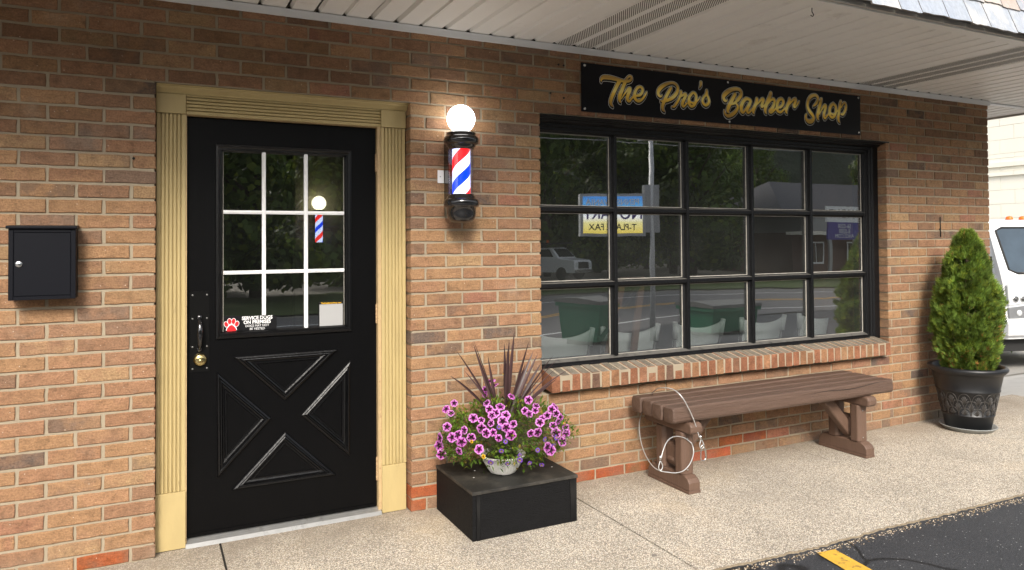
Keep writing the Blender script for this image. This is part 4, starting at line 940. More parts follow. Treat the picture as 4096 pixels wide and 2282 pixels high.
def petals(name, pts, rad, cols, seed, throat):
    # each bloom: five-lobed flaring trumpet facing out
    r_ = random.Random(seed); obs = []
    for (x, y, z) in pts:
        p = Vector((x, y, z))/1000; d = (p-EC); d = Vector((d.x/ER.x, d.y/ER.y, d.z/ER.z)).normalized()
        d = (d*.55+Vector((-.42, -.80, .18))*.7+rdir(r_)*.50).normalized(); p = p+d*.004
        if p.y > -.03: p.y = -.03
        s = d.cross(Vector((0, 0, 1))).normalized(); u = s.cross(d); mb = MB(); R_ = rad*r_.uniform(.74, 1.14); ph = r_.uniform(0, 6); sh = r_.uniform(.85, 1.1)
        rings = []
        for (fr, dep, lob) in ((.08, -.009, 0), (.20, -.002, 0), (.42, .0015, .02), (.72, .002, .05), (1.0, .0005, .13)):
            ring = []
            for k in range(30):
                a = 2*math.pi*k/30; rr = R_*fr*(1-lob*(1-abs(math.cos(2.5*(a+ph))))**1.2*1.1+.02*math.sin(7*a+ph))
                ring.append(mb.vert(p+s*math.cos(a)*rr+u*math.sin(a)*rr+d*(dep+.0012*math.sin(5*a+ph)*fr)))
            rings.append(ring)
        op = r_.uniform(.0, 1.)
        cs = [throat, throat, cols[0], cols[1]]
        for j in range(4):
            for k in range(30):
                c = cs[j]
                vein = abs(math.cos(2.5*((k+.5)*2*math.pi/30+ph)))
                if j == 2: c = throat if vein > .80 else cols[0]
                if j == 1: c = throat
                if j == 3 and vein > .95: c = cols[0]
                c = tuple(v*sh for v in c)
                mb.face((rings[j][k], rings[j][(k+1) % 30], rings[j+1][(k+1) % 30], rings[j+1][k]), 0, c, c, False)
        obs.append(mb.build(name, flower_m, fb))
    return obs
flower_m = leaf_mat('petal', (1, 1, 1), trans=.28, rough=.5)
petals('pink_bloom', PINK[:58], .0252, [(.48, .085, .42), (.68, .28, .66)], 5, (.035, .004, .018))
petals('purple_bloom', PURPLE, .0135, [(.13, .035, .42), (.20, .07, .52)], 6, (.30, .22, .05))
petals('yellow_bloom', YELLOW[:1]+YELLOW[2:5], .0105, [(.70, .42, .01), (.78, .52, .02)], 8, (.30, .14, .01))
mb = MB()
r_ = random.Random(12)
for (bx, by, bz_, tx, ty, tz, w) in SPIKES:
    a = Vector((bx, by, bz_-60))/1000; b = Vector((tx, ty, tz))/1000; b.y = min(b.y, -.03)
    dv = b-a; sag = Vector((0, 0, .10*abs(dv.x)*(.4+.6*(dv.length > .3)))); n = 12; s = Vector((-.35, -.94, 0)).cross(dv).normalized()
    Lm, Rm, Cm = [], [], []; g = r_.uniform(.75, 1.25); tw = r_.uniform(-.5, .5)
    for k in range(n+1):
        t = k/n; p = a+dv*t+sag*(4*t*(1-t))*.55; ww = .0118*w*(min(1, .45+1.6*t))*(1-t**2.6)+.0004
        ss = (s*math.cos(tw)+Vector((0, -1, 0))*math.sin(tw)).normalized(); nn = ss.cross(dv).normalized()
        Lm.append(mb.vert(p+ss*ww)); Rm.append(mb.vert(p-ss*ww)); Cm.append(mb.vert(p+nn*ww*.28))
    for k in range(n):
        c1 = (.050*g, .026*g, .026*g); c2 = (.072*g, .040*g, .040*g)
        mb.face((Lm[k], Cm[k], Cm[k+1], Lm[k+1]), 0, c2, c2, True); mb.face((Cm[k], Rm[k], Rm[k+1], Cm[k+1]), 0, c1, c1, True)
mb.build('spike_leaves', leaf_mat('burgundy_blade', (1, 1, 1), trans=.12, rough=.38), fb)

# ================================================================== LOG BENCH
bn = empty('bench', (3.52, -.27, 0), 'long low brown-painted log bench under the window', 'bench')
def halflog(yc, w, z0, z1, xa, xb, seed, irr=.003):
    # flat-topped log slat: rounded sides
    P = [(-.5, .40), (-.49, .20), (-.42, .06), (-.30, 0), (.30, 0), (.42, .06), (.49, .20), (.5, .66), (.465, .88), (.40, .99), (-.40, 1), (-.465, .90)]
    mb = MB(); n = 44; rg = []
    for k in range(n+1):
        x = xa if k == 0 else xb if k == n else xa+.007 if k == 1 else xb-.007 if k == n-1 else xa+(xb-xa)*k/n; ring = []
        e = 1.0
        if k == 0 or k == n: e = .86
        for (u, v) in P:
            o1 = irr*mnoise.noise((x*3+seed, u*2, v*2)); o2 = irr*mnoise.noise((x*3-seed, u*2+5, v*2))
            ring.append(mb.vert((x+(.0 if 0 < k < n else 0), yc+u*w*e+o1, (z0+z1)/2+(v-.5)*(z1-z0)*e+o2)))
        rg.append(ring)
    m = len(P)
    for A, B in zip(rg, rg[1:]):
        for k in range(m): mb.face((A[k], B[k], B[(k+1) % m], A[(k+1) % m]), 0, None, None, False)
    # domed ends
    for ring, sx in ((rg[0], -.006), (rg[-1], .006)):
        c = mb.vert((Vector(mb.v[ring[0]])+Vector(mb.v[ring[m//2]]))/2+Vector((sx, 0, 0)))
        for k in range(m): mb.face((ring[k], ring[(k+1) % m], c) if sx < 0 else (ring[(k+1) % m], ring[k], c))
    return mb
for k in range(4):
    yc = -.416+k*.0985; halflog(yc, .0985, .402, .492+rnd.uniform(-.003, .003), 2.60+rnd.uniform(-.006, .006), 4.435+rnd.uniform(-.015, .01), k*7.3, .0035).build('seat_slat', M['benchtop'], bn)
mb = MB()   # drying crack in the front slat
for k in range(26):
    x = 3.62+k*.030; z = .462+.007*math.sin(k*.35)+.0007*k; mb.poly([(x, -.4668, z), (x+.031, -.4668, z+.0012), (x+.031, -.4668, z+.0012+.0035*math.sin(math.pi*(k+1)/27)), (x, -.4668, z+.0035*math.sin(math.pi*k/27))])
mb.build('crack', M['hole'], bn)
def post_prism(x0, x1, y0, y1, z0, z1, ax='z'):
    c = .016
    if ax == 'z': return ([(x0+c, y0), (x1-c, y0), (x1, y0+c), (x1, y1-c), (x1-c, y1), (x0+c, y1), (x0, y1-c), (x0, y0+c)], 'z', z0, z1)
for side, xo in ((0, 2.708), (1, 4.166)):
    x0, x1 = xo, xo+.084
    fr = MB()
    # foot: board plus shaped log with sloping ends
    fr.box(x0-.001, -.462, .001, x1+.001, -.086, .018)
    fr.build('foot_board', M['benchleg'], bn, bevel=.002)
    fr = MB(); P = [(-.462, .0185), (-.462, .058), (-.448, .078), (-.420, .094), (-.128, .094), (-.100, .078), (-.086, .056), (-.086, .0185)]
    A = [fr.vert((x0+.003, y, z)) for y, z in P]; B = [fr.vert((x1-.003, y, z)) for y, z in P]
    Ai = [fr.vert((x0+.018, y+(0 if -.45 < y < -.1 else 0), z+.004)) for y, z in P[1:-1]]; Bi = [fr.vert((x1-.018, y, z+.004)) for y, z in P[1:-1]]
    n = len(P)
    fr.face(A, 0); fr.face(B[::-1], 0); fr.face((A[0], B[0], B[1], A[1])); fr.face((A[-2], B[-2], B[-1], A[-1])); fr.face((A[-1], B[-1], B[0], A[0]))
    for k in range(len(Ai)-1):
        fr.face((A[k+1], Ai[k], Ai[k+1], A[k+2])); fr.face((Ai[k], Bi[k], Bi[k+1], Ai[k+1])); fr.face((Bi[k], B[k+1], B[k+2], Bi[k+1]))
    fr.face((A[1], B[1], Bi[0], Ai[0])); fr.face((A[-2], Ai[-1], Bi[-1], B[-2]))
    fr.build('foot', M['benchleg'], bn, bevel=.004, seg=2)
    for ya in (-.418, -.245):
        fr = MB(); a, b, c, d = post_prism(x0-.004, x1-.002, ya, ya+.083, .0965, .336); fr.prism(a, b, c, d); fr.build('leg', M['benchleg'], bn, bevel=.006, seg=2)
    fr = MB(); zc0, zc1 = .3365, .4015
    P = [(-.488, .348), (-.488, .378), (-.478, .396), (-.462, .4015), (-.075, .4015), (-.060, .392), (-.055, .350), (-.075, .3365), (-.470, .3365)]
    fr.prism([(y, z) for y, z in P], 'x', x0-.002, x1-.002); fr.build('crossbeam', M['benchleg'], bn, bevel=.010, seg=2)
    # diagonal brace towards the middle of the bench
    sx = 1 if side == 0 else -1; xs0 = x1-.01 if side == 0 else x0+.01
    fr = MB(); a = Vector((xs0-sx*.05, -.29, .13)); b = Vector((xs0+sx*.21, -.29, .398)); d = (b-a).normalized(); nrm_ = Vector((-d.z, 0, d.x))*.038
    q = [a+nrm_, a-nrm_*.9, b-nrm_*.9+d*.01, b+nrm_-d*.03]; fr.prism([(p.x, p.z) for p in q], 'y', -.325, -.262); fr.build('brace', M['benchleg'], bn, bevel=.014, seg=3)
    fr = MB(); fr.prism([(x0+.012, .14), (x0+.03, .118), (x0+.055, .118), (x0+.070, .14), (x0+.070, .24), (x0+.055, .258), (x0+.03, .258), (x0+.012, .24)], 'y', -.333, -.2465); fr.build('brace_block', M['benchleg'], bn, bevel=.008, seg=2)
    for yy, zz in ((-.418, .125), (-.418, .30)): fr = MB(); fr.disc(x0+.03, yy-.0002, zz, .0045, .0015); fr.build('bolt', M['screw'], bn)

# ================================================================== STEEL CABLE with loops, carabiner
def smooth(pts, n=6):
    p = [Vector(q) for q in pts]; q = [2*p[0]-p[1]]+p+[2*p[-1]-p[-2]]; out = []
    for i in range(1, len(q)-2):
        for k in range(n):
            t = k/n; a, b, c, d = q[i-1], q[i], q[i+1], q[i+2]; out.append(.5*((2*b)+(c-a)*t+(2*a-5*b+4*c-d)*t*t+(3*b-a-3*c+d)*t**3))
    return out+[p[-1]]
cb = empty('security_cable', (2.6, -.47, .17), 'grey coated steel cable looped over the left end of bench', 'cable')
mb = MB()
path = [(2.773, -.484, .322), (2.752, -.486, .371), (2.732, -.487, .426), (2.697, -.488, .494), (2.672, -.480, .520), (2.672, -.38, .512), (2.672, -.25, .503), (2.66, -.13, .500), (2.63, -.065, .497), (2.615, -.045, .45), (2.56, -.045, .36), (2.515, -.10, .27), (2.47, -.28, .19), (2.49, -.45, .155)]
vis = [(2.768, -0.484, 0.318), (2.748, -0.484, 0.373), (2.726, -0.484, 0.428), (2.69, -0.484, 0.495), (2.658, -0.47, 0.554), (2.641, -0.42, 0.587), (2.646, -0.32, 0.579), (2.678, -0.22, 0.551), (2.718, -0.13, 0.511), (2.734, -0.075, 0.473), (2.721, -0.05, 0.428), (2.69, -0.06, 0.386), (2.638, -0.1, 0.324), (2.588, -0.18, 0.256), (2.531, -0.3, 0.209), (2.491, -0.42, 0.182), (2.489, -0.487, 0.175), (2.539, -0.495, 0.161), (2.594, -0.497, 0.151), (2.647, -0.495, 0.156), (2.696, -0.49, 0.187), (2.737, -0.47, 0.231), (2.748, -0.45, 0.265), (2.75, -0.43, 0.281), (2.707, -0.425, 0.311), (2.651, -0.43, 0.327), (2.595, -0.445, 0.327), (2.551, -0.46, 0.305), (2.515, -0.475, 0.262), (2.497, -0.485, 0.227)]
mb.tube(smooth(vis), .0027, 8); mb.build('wire', M['cable'], cb)
mb = MB(); mb.tube([(2.779, -.485, .305), (2.7725, -.485, .330)], .0068, 10); mb.tube([(2.4925, -.487, .228), (2.4925, -.486, .257)], .0062, 10)
mb.build('crimp_sleeve', M['chrome'], cb)
mb = MB(); lp = [(2.778, -.485, .306), (2.768, -.486, .280), (2.772, -.487, .262), (2.785, -.487, .256), (2.796, -.487, .264), (2.795, -.486, .282), (2.781, -.485, .306)]
mb.tube(smooth(lp, 4), .0028, 7); lp = [(2.4925, -.487, .228), (2.481, -.488, .205), (2.480, -.489, .187), (2.490, -.489, .178), (2.502, -.489, .185), (2.505, -.489, .203), (2.4935, -.487, .228)]
mb.tube(smooth(lp, 4), .0026, 7); mb.build('eye_loop', M['cable'], cb)
ca = empty('carabiner', (2.785, -.49, .20), 'small steel carabiner hanging from the cable eye beside the bench', 'carabiner')
mb = MB(); lp = [(2.776, -.490, .268), (2.786, -.490, .276), (2.797, -.490, .268), (2.803, -.490, .235), (2.807, -.490, .206), (2.800, -.490, .193), (2.789, -.490, .189), (2.777, -.490, .193), (2.771, -.490, .206), (2.773, -.490, .240)]
mb.tube([Vector(q) for q in smooth(lp+[lp[0]], 4)[:-1]], .0032, 8, closed=True); mb.build('ring', M['chrome'], ca)

# ================================================================== POTTED ARBORVITAE
PX, PY = 5.500, -.300
sc_ = empty('plant_saucer', (PX, PY, 0), 'grey plastic saucer under the big black planter', 'saucer')
mb = MB(); mb.lathe([(.150, .001), (.162, .004), (.183, .026), (.190, .031), (.190, .035), (.183, .035), (.160, .011), (0, .009)], PX, PY, 56); mb.build('dish', M['saucer'], sc_)
pt = empty('potted_shrub', (PX, PY, .012), 'cone-shaped green arborvitae in black embossed planter at building corner', 'potted shrub')
Zb, Zt = .0125, .478
def prad(z): return .148+(.232-.148)*((z-Zb)/(.425-Zb))
mb = MB()
mb.lathe([(.142, Zb), (.148, Zb+.004), (prad(.118), .118), (prad(.122)+.0045, .121), (prad(.126)+.0045, .127), (prad(.13)-.002, .131), (prad(.296)-.002, .296), (prad(.3)+.0035, .300), (prad(.31)+.0035, .306), (prad(.312), .311), (prad(.425), .425), (.243, .430), (.252, .437), (.262, .450), (.264, .462), (.258, .474), (.246, .478), (.232, .474), (.224, .455), (.20, .40), (0, .40)], PX, PY, 72)
pot = mb.build('pot', M['planter'], pt)
mb = MB(); mb.lathe([(.214, .425), (.12, .437), (0, .442)], PX, PY, 32); mb.build('soil', M['soil'], pt)
# relief: overlapping fan scales with leaf ribs
mb = MB()
def onpot(a, z, off=.0015): r_ = prad(z)+off-.002; return (PX+r_*math.cos(a), PY+r_*math.sin(a), z)
def ridge(pts, w=.0022, off=.0035):
    mb.tube([onpot(a, z, off*.55) for a, z in pts], w, 5)
nf = 14
for row, (zb, hgt, ph) in enumerate(((.205, .088, 0), (.150, .092, .5), (.128, .058, 0))):
    for k in range(nf):
        a0 = 2*math.pi*(k+ph)/nf; hw = math.pi/nf
        ridge([(a0+hw*math.cos(t)*.98, zb+hgt*math.sin(t)**.8 if math.sin(t) > 0 else zb) for t in [math.pi*i/12 for i in range(13)]], .0021)
        if math.sin(a0) > .5: continue
        for q in range(-3, 4):
            tx = a0+hw*.62*q/3.2; tz = zb+hgt*(.80-.05*q*q*.8); bz2 = zb+hgt*(.06 if row == 2 else .10)
            if row == 2: bz2 = max(bz2, .131); 
            ridge([(a0+(tx-a0)*.15, bz2+(tz-bz2)*.22*(abs(q)/3)), (a0+(tx-a0)*.6, bz2+(tz-bz2)*.55), (tx, tz-hgt*.02)], .0026 if q else .0022, .003)
mb.build('relief_pattern', M['relief'], pt)
mb = MB(); mb.tube([(PX, PY, .43), (PX+.005, PY, .7), (PX, PY+.004, 1.0), (PX+.01, PY, 1.36)], [.016, .013, .009, .003], 8)
rl = random.Random(21)
for k in range(70):
    z = rl.uniform(.46, 1.3); a = rl.uniform(0, 6.28); L = .16*(1-(z-.45)/1.1)+.05; mb.tube([(PX, PY, z), (PX+math.cos(a)*L, PY+math.sin(a)*L, z+L*.7)], [.004, .0015], 4)
mb.build('trunk', M['bark'], pt)
TP = [(.43, .135), (.50, .170), (.62, .198), (.78, .205), (.92, .196), (1.05, .178), (1.18, .143), (1.30, .104), (1.38, .072), (1.44, .038), (1.47, .012)]
def trad(z):
    for (a, ra), (b, rb) in zip(TP, TP[1:]):
        if a <= z <= b: return ra+(rb-ra)*(z-a)/(b-a)
    return 0
mb = MB()
def spray(p, d, L, col, rr):
    # flat fan of scale-leaf twigs
    d = d.normalized(); side = d.cross(rdir(rr)).normalized(); nn = side.cross(d)
    for k in range(5):
        t = (k-2)/2; dd = (d+side*t*1.05).normalized(); l = L*(1-.35*abs(t)); b = p+d*L*.08; w = L*.062
        sd = dd.cross(nn).normalized()*w; g = 1+.35*rr.uniform(-1, 1); c = tuple(v*g for v in col)
        bow = nn*l*.06*t
        q1 = b; q2 = b+dd*l*.55+sd*1.25+bow; q3 = b+dd*l+Vector((0, 0, .12))*l; q4 = b+dd*l*.5-sd*1.25+bow
        mb.face([mb.vert(v) for v in (q1, q2, q3, q4)], 0, c, c)
cnt = 0
while cnt < 17000:
    z = rl.uniform(.44, 1.47); a = rl.uniform(0, 2*math.pi); R_ = trad(z)
    if rl.random() > .25+.75*R_/.21: continue
    lump = 1+.20*mnoise.noise((math.cos(a)*2.4, math.sin(a)*2.4, z*5.0))+.34*mnoise.noise((math.cos(a)*5, math.sin(a)*5, z*13))
    R2 = R_*lump*(1-abs(rl.gauss(0, .16)))
    if R2 < .0: continue
    p = Vector((PX+.022*(z-.4)+math.cos(a)*R2, PY+math.sin(a)*R2, z))
    if mnoise.noise((p.x*14, p.y*14, p.z*14)) < -.22 and R2 > .6*R_: continue
    if p.y > -.012: continue
    out = Vector((math.cos(a), math.sin(a), rl.uniform(.3, 1.8)))+rdir(rl)*.45
    u = rl.random(); g = rl.uniform(.65, 1.45)*(1+.75*mnoise.noise((p.x*11, p.y*11, p.z*9)))
    brown = (z < .62 and u < .07) or (abs(z-.72) < .05 and math.cos(a+.9) > .75 and u < .16) or u < .006
    col = (1.35*g, .62*g, 1.1*g) if False else ((2.9*g, .95*g, 1.3*g) if brown else (1.0*g, 1.0*g, .8*g) if u < .75 else (1.45*g, 1.2*g, .7*g))
    spray(p, out, rl.uniform(.022, .050), col, rl); cnt += 1
mb.build('foliage', leaf_mat('arborvitae_leaf', (.142, .215, .050), trans=.35), pt)
# ================================================================== INTERIOR THINGS SEEN THROUGH THE GLASS
def make_chair():
    c = empty('waiting_chair', (0, 0, 0)); W2 = .235; zt = .815
    mb = MB(); n = 16; F_, B_ = [], []
    for k in range(n+1):
        u = -1+2*k/n; x = u*W2; ztop = zt-.045*(1-u*u); col = []
        for j in range(6):
            v = j/5; z = ztop-.36*v; y = -.005-.03*(1-u*u)+.06*v*-1*-.6
            col.append((x*(1-.10*v), y+.05*v, z))
        F_.append([mb.vert(p) for p in col]); B_.append([mb.vert((p[0], p[1]+.012, p[2])) for p in col])
    for k in range(n):
        for j in range(5): mb.face((F_[k][j], F_[k+1][j], F_[k+1][j+1], F_[k][j+1]), 0, None, None, True); mb.face((B_[k][j], B_[k][j+1], B_[k+1][j+1], B_[k+1][j]), 0, None, None, True)
        mb.face((F_[k][0], B_[k][0], B_[k+1][0], F_[k+1][0])); mb.face((F_[k][5], F_[k+1][5], B_[k+1][5], B_[k][5]))
    mb.build('backrest', M['chairgrey'], c, local=True)
    mb = MB(); mb.box(-.21, .05, .44, .21, .47, .475); mb.build('seat', M['chairgrey'], c, local=True, bevel=.012)
    for s in (-1, 1):
        mb = MB(); mb.tube([(s*.236, -.004, .822), (s*.222, .012, .70)], .019, 10); mb.build('back_cap', M['chairgrey'], c, local=True)
        mb = MB(); mb.tube([(s*.230, .0, .80), (s*.205, .06, .45), (s*.20, -.03, 0)], .011, 8); mb.build('leg', M['chairframe'], c, local=True)
        mb = MB(); mb.tube([(s*.205, .06, .45), (s*.20, .46, .45), (s*.20, .50, 0)], .011, 8); mb.build('leg', M['chairframe'], c, local=True)
    return c
ch = None
cl = ['leftmost grey waiting chair inside, its back against the first window column', 'grey waiting chair inside, behind the second window column from the left', 'grey waiting chair inside, middle of the row behind the window', 'grey waiting chair inside, behind the fourth window column', 'rightmost grey waiting chair inside, by the wooden pillar']
for k, xc in enumerate((2.53, 3.085, 3.712, 4.358, 4.992-.0)):
    o = make_chair() if k == 0 else copy_tree(ch)
    if k == 0: ch = o
    o.location = (xc, .60, 0); o.rotation_euler = (0, 0, [.04, -.03, .02, .03, -.02][k]); tag(o, cl[k], 'chair', 'waiting chairs inside the window')
r0 = empty('wooden_stand', (3.02, .52, 0), 'narrow folded brown wooden stand leaning inside the window beside the chairs', 'stand')
mb = MB()
def slab(pts, y0, y1): mb.prism(pts, 'y', y0, y1)
slab([(2.66, .10), (2.75, .10), (2.975, 1.14), (2.93, 1.14)], .50, .52); slab([(2.975, 1.14), (2.93, 1.14), (2.93, 1.17), (3.14, 1.17), (3.14, 1.14)], .50, .52)
slab([(2.935, .10), (2.985, .10), (3.14, 1.14), (3.09, 1.14)], .50, .52)
mb.build('frame_rail', M['intwood'], r0); mb = MB(); slab([(2.74, .76), (2.76, .74), (3.09, 1.10), (3.075, 1.115)], .485, .498); mb.build('cross_strut', M['chairframe'], r0)
# small barber pole inside, seen through the door glass
r0 = empty('barber_pole', (1.487, 3.5, 1.3), 'small barber pole inside the shop, seen through the door glass', 'barber pole'); ix, iy = 1.487, 3.50
mb = MB(); n = 20; mb.lathe([(0, 1.742)]+[(.069*math.sin(math.pi*k/n), 1.811-.069*math.cos(math.pi*k/n)) for k in range(3, n)]+[(0, 1.88)], ix, iy, 28, caps=False)
mb.build('globe', plain('cream_globe', (.8, .75, .6), .4, (1, .90, .62), 3.2), r0)
mb = MB(); mb.lathe([(.036, 1.430), (.036, 1.700)], ix, iy, 24, caps=False); mb.build('striped_cylinder', stripe_mat('inner_stripes', 2.0, .20, .25, .2), r0)
mb = MB(); mb.lathe([(.045, 1.746), (.058, 1.742), (.058, 1.725), (.045, 1.700), (0, 1.700)], ix, iy, 24); mb.lathe([(0, 1.43), (.045, 1.43), (.058, 1.41), (.055, 1.38), (.03, 1.35), (0, 1.345)], ix, iy, 24); mb.box(ix-.03, iy+.03, 1.38, ix+.03, 3.599, 1.74); mb.build('housing', M['gloss_black'], r0)

# ================================================================== NEIGHBOUR: WHITE BUILDING, CAB-OVER TRUCK, WEED
wb = empty('white_building', (17, 9, -.5), 'cream-white painted block building behind the white truck', 'building')
mb = MB(); z = -.6; k = 0
while z < 6.4:
    h = .31 if not (2.55 < z < 3.3) else .10
    y = 3.0+(k % 2)*.3
    while y < 22:
        mb.box(17.0+rnd.uniform(-.002, .002)-(.05 if 2.55 < z < 3.2 and k % 2 else 0), y+.003, z+.004, 17.3, y+.60-.003, z+h-.004); y += .60
    z += h; k += 1
mb.build('block_wall', M['whitewall'], wb); mb = MB(); mb.box(17.01, 3.0, -.6, 27, 22, 6.4); mb.build('wall_core', mat('block_joint', (.66, .63, .55), .8), wb)
def make_truck():
    t = empty('box_truck', (0, 0, 0)); loc = dict(local=True)
    W2 = .98
    # cab profile (y forward = -y, z)
    P = [(.0, .50), (-.02, .62), (-.02, 1.02), (0, 1.30), (.06, 1.46), (.36, 2.13), (.50, 2.235), (.75, 2.26), (1.55, 2.26), (1.60, 2.2), (1.60, .50)]
    mb = MB()
    def W(z): return W2 if z < 1.3 else W2-(z-1.3)*.13
    A = [mb.vert((-W(z), y, z)) for y, z in P]; B = [mb.vert((W(z), y, z)) for y, z in P]; n = len(P)
    Ai = [mb.vert((-W(z)+.07, y-.035 if y < .5 else y, z)) for y, z in P]; Bi = [mb.vert((W(z)-.07, y-.035 if y < .5 else y, z)) for y, z in P]
    for k in range(n-1):
        mb.face((A[k], A[k+1], Ai[k+1], Ai[k]), 0, None, None, True); mb.face((Ai[k], Ai[k+1], Bi[k+1], Bi[k]), 0, None, None, True); mb.face((Bi[k], Bi[k+1], B[k+1], B[k]), 0, None, None, True)
    mb.face(A[::-1]); mb.face(B); mb.build('cab', M['carwhite'], t, **loc)
    mb = MB()
    def ws(x, s, o=.004): y = .06+.30*s; z = 1.46+.67*s; return (x, y-.035-o, z+o*.4)
    pts = [ws(-.83, .06), (ws(-.70, -.02)), ws(.70, -.02), ws(.83, .06), ws(.80, .92), ws(.68, .99), ws(-.68, .99), ws(-.80, .92)]
    mb.poly(pts); seal = MB(); seal.tube([pts[k] for k in range(8)], .016, 6, closed=True); seal.build('window_seal', M['underside'], t, **loc); mb.build('windshield', M['windshield'], t, **loc)
    mb = MB(); mb.poly([(-W(1.42)-.003, .32, 1.40), (-W(2.05)-.003, .62, 2.08), (-W(2.08)-.003, 1.40, 2.10), (-W(1.4)-.003, 1.45, 1.36)]); mb.build('side_window', M['cardark'], t, **loc); mb = MB(); mb.poly([(W(1.42)+.003, .32, 1.40), (W(1.4)+.003, 1.45, 1.36), (W(2.08)+.003, 1.40, 2.10), (W(2.05)+.003, .62, 2.08)]); mb.build('side_window', M['cardark'], t, **loc)
    mb = MB(); mb.tube([(-.7, .02, 1.455), (-.1, .06, 1.50)], .008, 6); mb.tube([(0, .02, 1.455), (.6, .05, 1.49)], .008, 6); mb.build('wiper', M['chairframe'], t, **loc)
    for s in (-1, 1):
        mb = MB(); X = lambda x: s*x
        mb.prism([(X(.62), 1.02), (X(.95), .98), (X(.965), 1.28), (X(.90), 1.33), (X(.66), 1.16)][::s], 'y', -.075, -.02); hl = mb.build('headlight', M['lens'], t, local=True, bevel=.01)
        mb = MB()
        for cx, cz, r_ in ((.72, 1.08, .045), (.84, 1.08, .05)): mb.lathe([(r_, -.076), (r_*.9, -.084), (r_*.5, -.078), (0, -.078)], X(cx), cz, 18, ax='y')
        mb.build('reflector', M['chrome'], hl, local=True)
        mb = MB(); mb.prism([(X(.63), .80), (X(.94), .80), (X(.95), .96), (X(.63), .99)][::s], 'y', -.072, -.02); fl = mb.build('fog_lamp', M['grey_metal'], t, local=True, bevel=.01)
        mb = MB(); mb.lathe([(.045, -.074), (.04, -.082), (0, -.078)], X(.78), .88, 16, ax='y'); mb.build('reflector', M['lens'], fl, local=True)
        mb = MB(); mb.lathe([(0, -.14), (.36, -.14), (.40, -.10), (.40, .10), (.36, .14), (0, .14)], 0, 0, 28, ax='y'); o = mb.build('tyre', M['tyre'], t, local=True); o.rotation_euler = (0, 0, R(90)); o.location = (s*.82, .95, .40)
        mb = MB(); mb.tube([(X(.97), .30, 1.75), (X(1.14), .10, 1.72), (X(1.14), .10, 1.40)], .012, 6); mb.box(min(X(1.08), X(1.22)), .07, 1.38, max(X(1.08), X(1.22)), .12, 1.70); mb.build('mirror', M['chairframe'], t, local=True)
    mb = MB(); mb.box(-.60, -.062, .86, .60, -.03, 1.22); mb.build('grille', M['grey_metal'], t, local=True, bevel=.01)
    mb = MB(); mb.prism([(-.10, .55), (-.12, .60), (-.12, .74), (-.08, .78), (.05, .78), (.05, .55)], 'x', -1.0, 1.0); mb.build('bumper', M['carwhite'], t, local=True, bevel=.02, seg=2)
    for s in (-1, 1): mb = MB(); mb.tube([(s*.984, .30, .62), (s*.984, .30, 1.36), (s*.93, .60, 2.10)], .005, 5); mb.build('door_seam', M['underside'], t, local=True)
    mb = MB(); mb.tube([(-.97, -.030, .80), (.97, -.030, .80)], .006, 5); mb.build('panel_seam', M['underside'], t, local=True)
    for x in (-.72, -.24, 0, .24, .72):
        mb = MB(); mb.lathe([(.052, 2.255), (.050, 2.28), (.035, 2.305), (0, 2.31)], x, .62, 14); mb.build('marker_light', M['lamp_orange'], t, local=True)
    mb = MB(); mb.box(-.9, .1, .30, .9, 4.9, .52); mb.build('chassis', M['underside'], t, local=True)
    mb = MB(); mb.box(-1.1, 1.75, .75, 1.1, 5.2, 1.10); mb.build('bed', M['carwhite'], t, local=True, bevel=.02)
    return t
tk = make_truck(); tag(tk, 'white cab-over truck with amber roof lights, parked beyond the corner', 'truck')
tk.location = (11.77, 2.22, -.49); tk.rotation_euler = (0, 0, -.284); tk.scale = (.975,)*3
WX, WY, WZ = (13.008, 3.591, -0.500)
r0 = empty('weed', (WX, WY, WZ), 'small tuft of grass growing at the edge of the concrete', 'weed'); mb = MB(); rw = random.Random(2)
for k in range(16):
    a = rw.uniform(0, 6.28); L = rw.uniform(.08, .24); p = Vector((WX, WY, WZ)); t_ = p+Vector((math.cos(a)*.06, math.sin(a)*.06, L)); s_ = Vector((.004, -.004, 0)); c = (1, 1, 1)
    mb.face([mb.vert(q) for q in (p-s_, p+s_, (p+t_)/2+s_+Vector((0, 0, .02)), t_)], 0, c, c)
mb.build('blade', leaf_mat('weed_leaf', (.12, .2, .04)), r0)

# ================================================================== ACROSS THE ROAD (seen only as reflections in the glass)
sp = empty('notary_road_sign', (9.5, -8.5, -.75), 'blue and yellow notary sign on a tall grey pole by the road, reflected in window', 'sign')
mb = MB(); mb.tube([(9.5, -8.5, -.85), (9.5, -8.5, 3.75)], [.060, .045], 12); mb.tube([(9.2, -8.5, 3.55), (9.9, -8.5, 3.60)], .025, 6); mb.build('pole', mat('pale_steel', (.55, .56, .57), .5, .1), sp); sp.rotation_euler = (0, 0, R(24))
cab_m = mat('sign_cabinet', (.42, .43, .44), .5, .2)
mb = MB(); o_ = len(mb.v); mb.box(7.98, -8.72, 1.52, 9.34, -8.44, 2.42); sc1 = mb.build('cabinet', cab_m, sp)
mb = MB(); mb.box(9.34, -8.70, 1.60, 9.66, -8.46, 2.60); mb.build('side_box', M['grey_metal'], sp)
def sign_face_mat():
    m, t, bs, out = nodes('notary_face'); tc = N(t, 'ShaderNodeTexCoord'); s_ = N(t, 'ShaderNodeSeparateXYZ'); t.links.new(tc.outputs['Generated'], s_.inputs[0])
    c = ramp(t, s_.outputs[2], [(0, (.75, .58, .10)), (.28, (.80, .72, .30)), (.42, (.85, .85, .80)), (.55, (.75, .82, .88)), (.74, (.10, .34, .66)), (1, (.06, .22, .58))]); t.links.new(c, bs.inputs['Base Color']); bs.inputs['Roughness'].default_value = .4; t.links.new(c, bs.inputs['Emission Color']); bs.inputs['Emission Strength'].default_value = .8; return m      # emission added to brighten the face, which is turned away from the sun
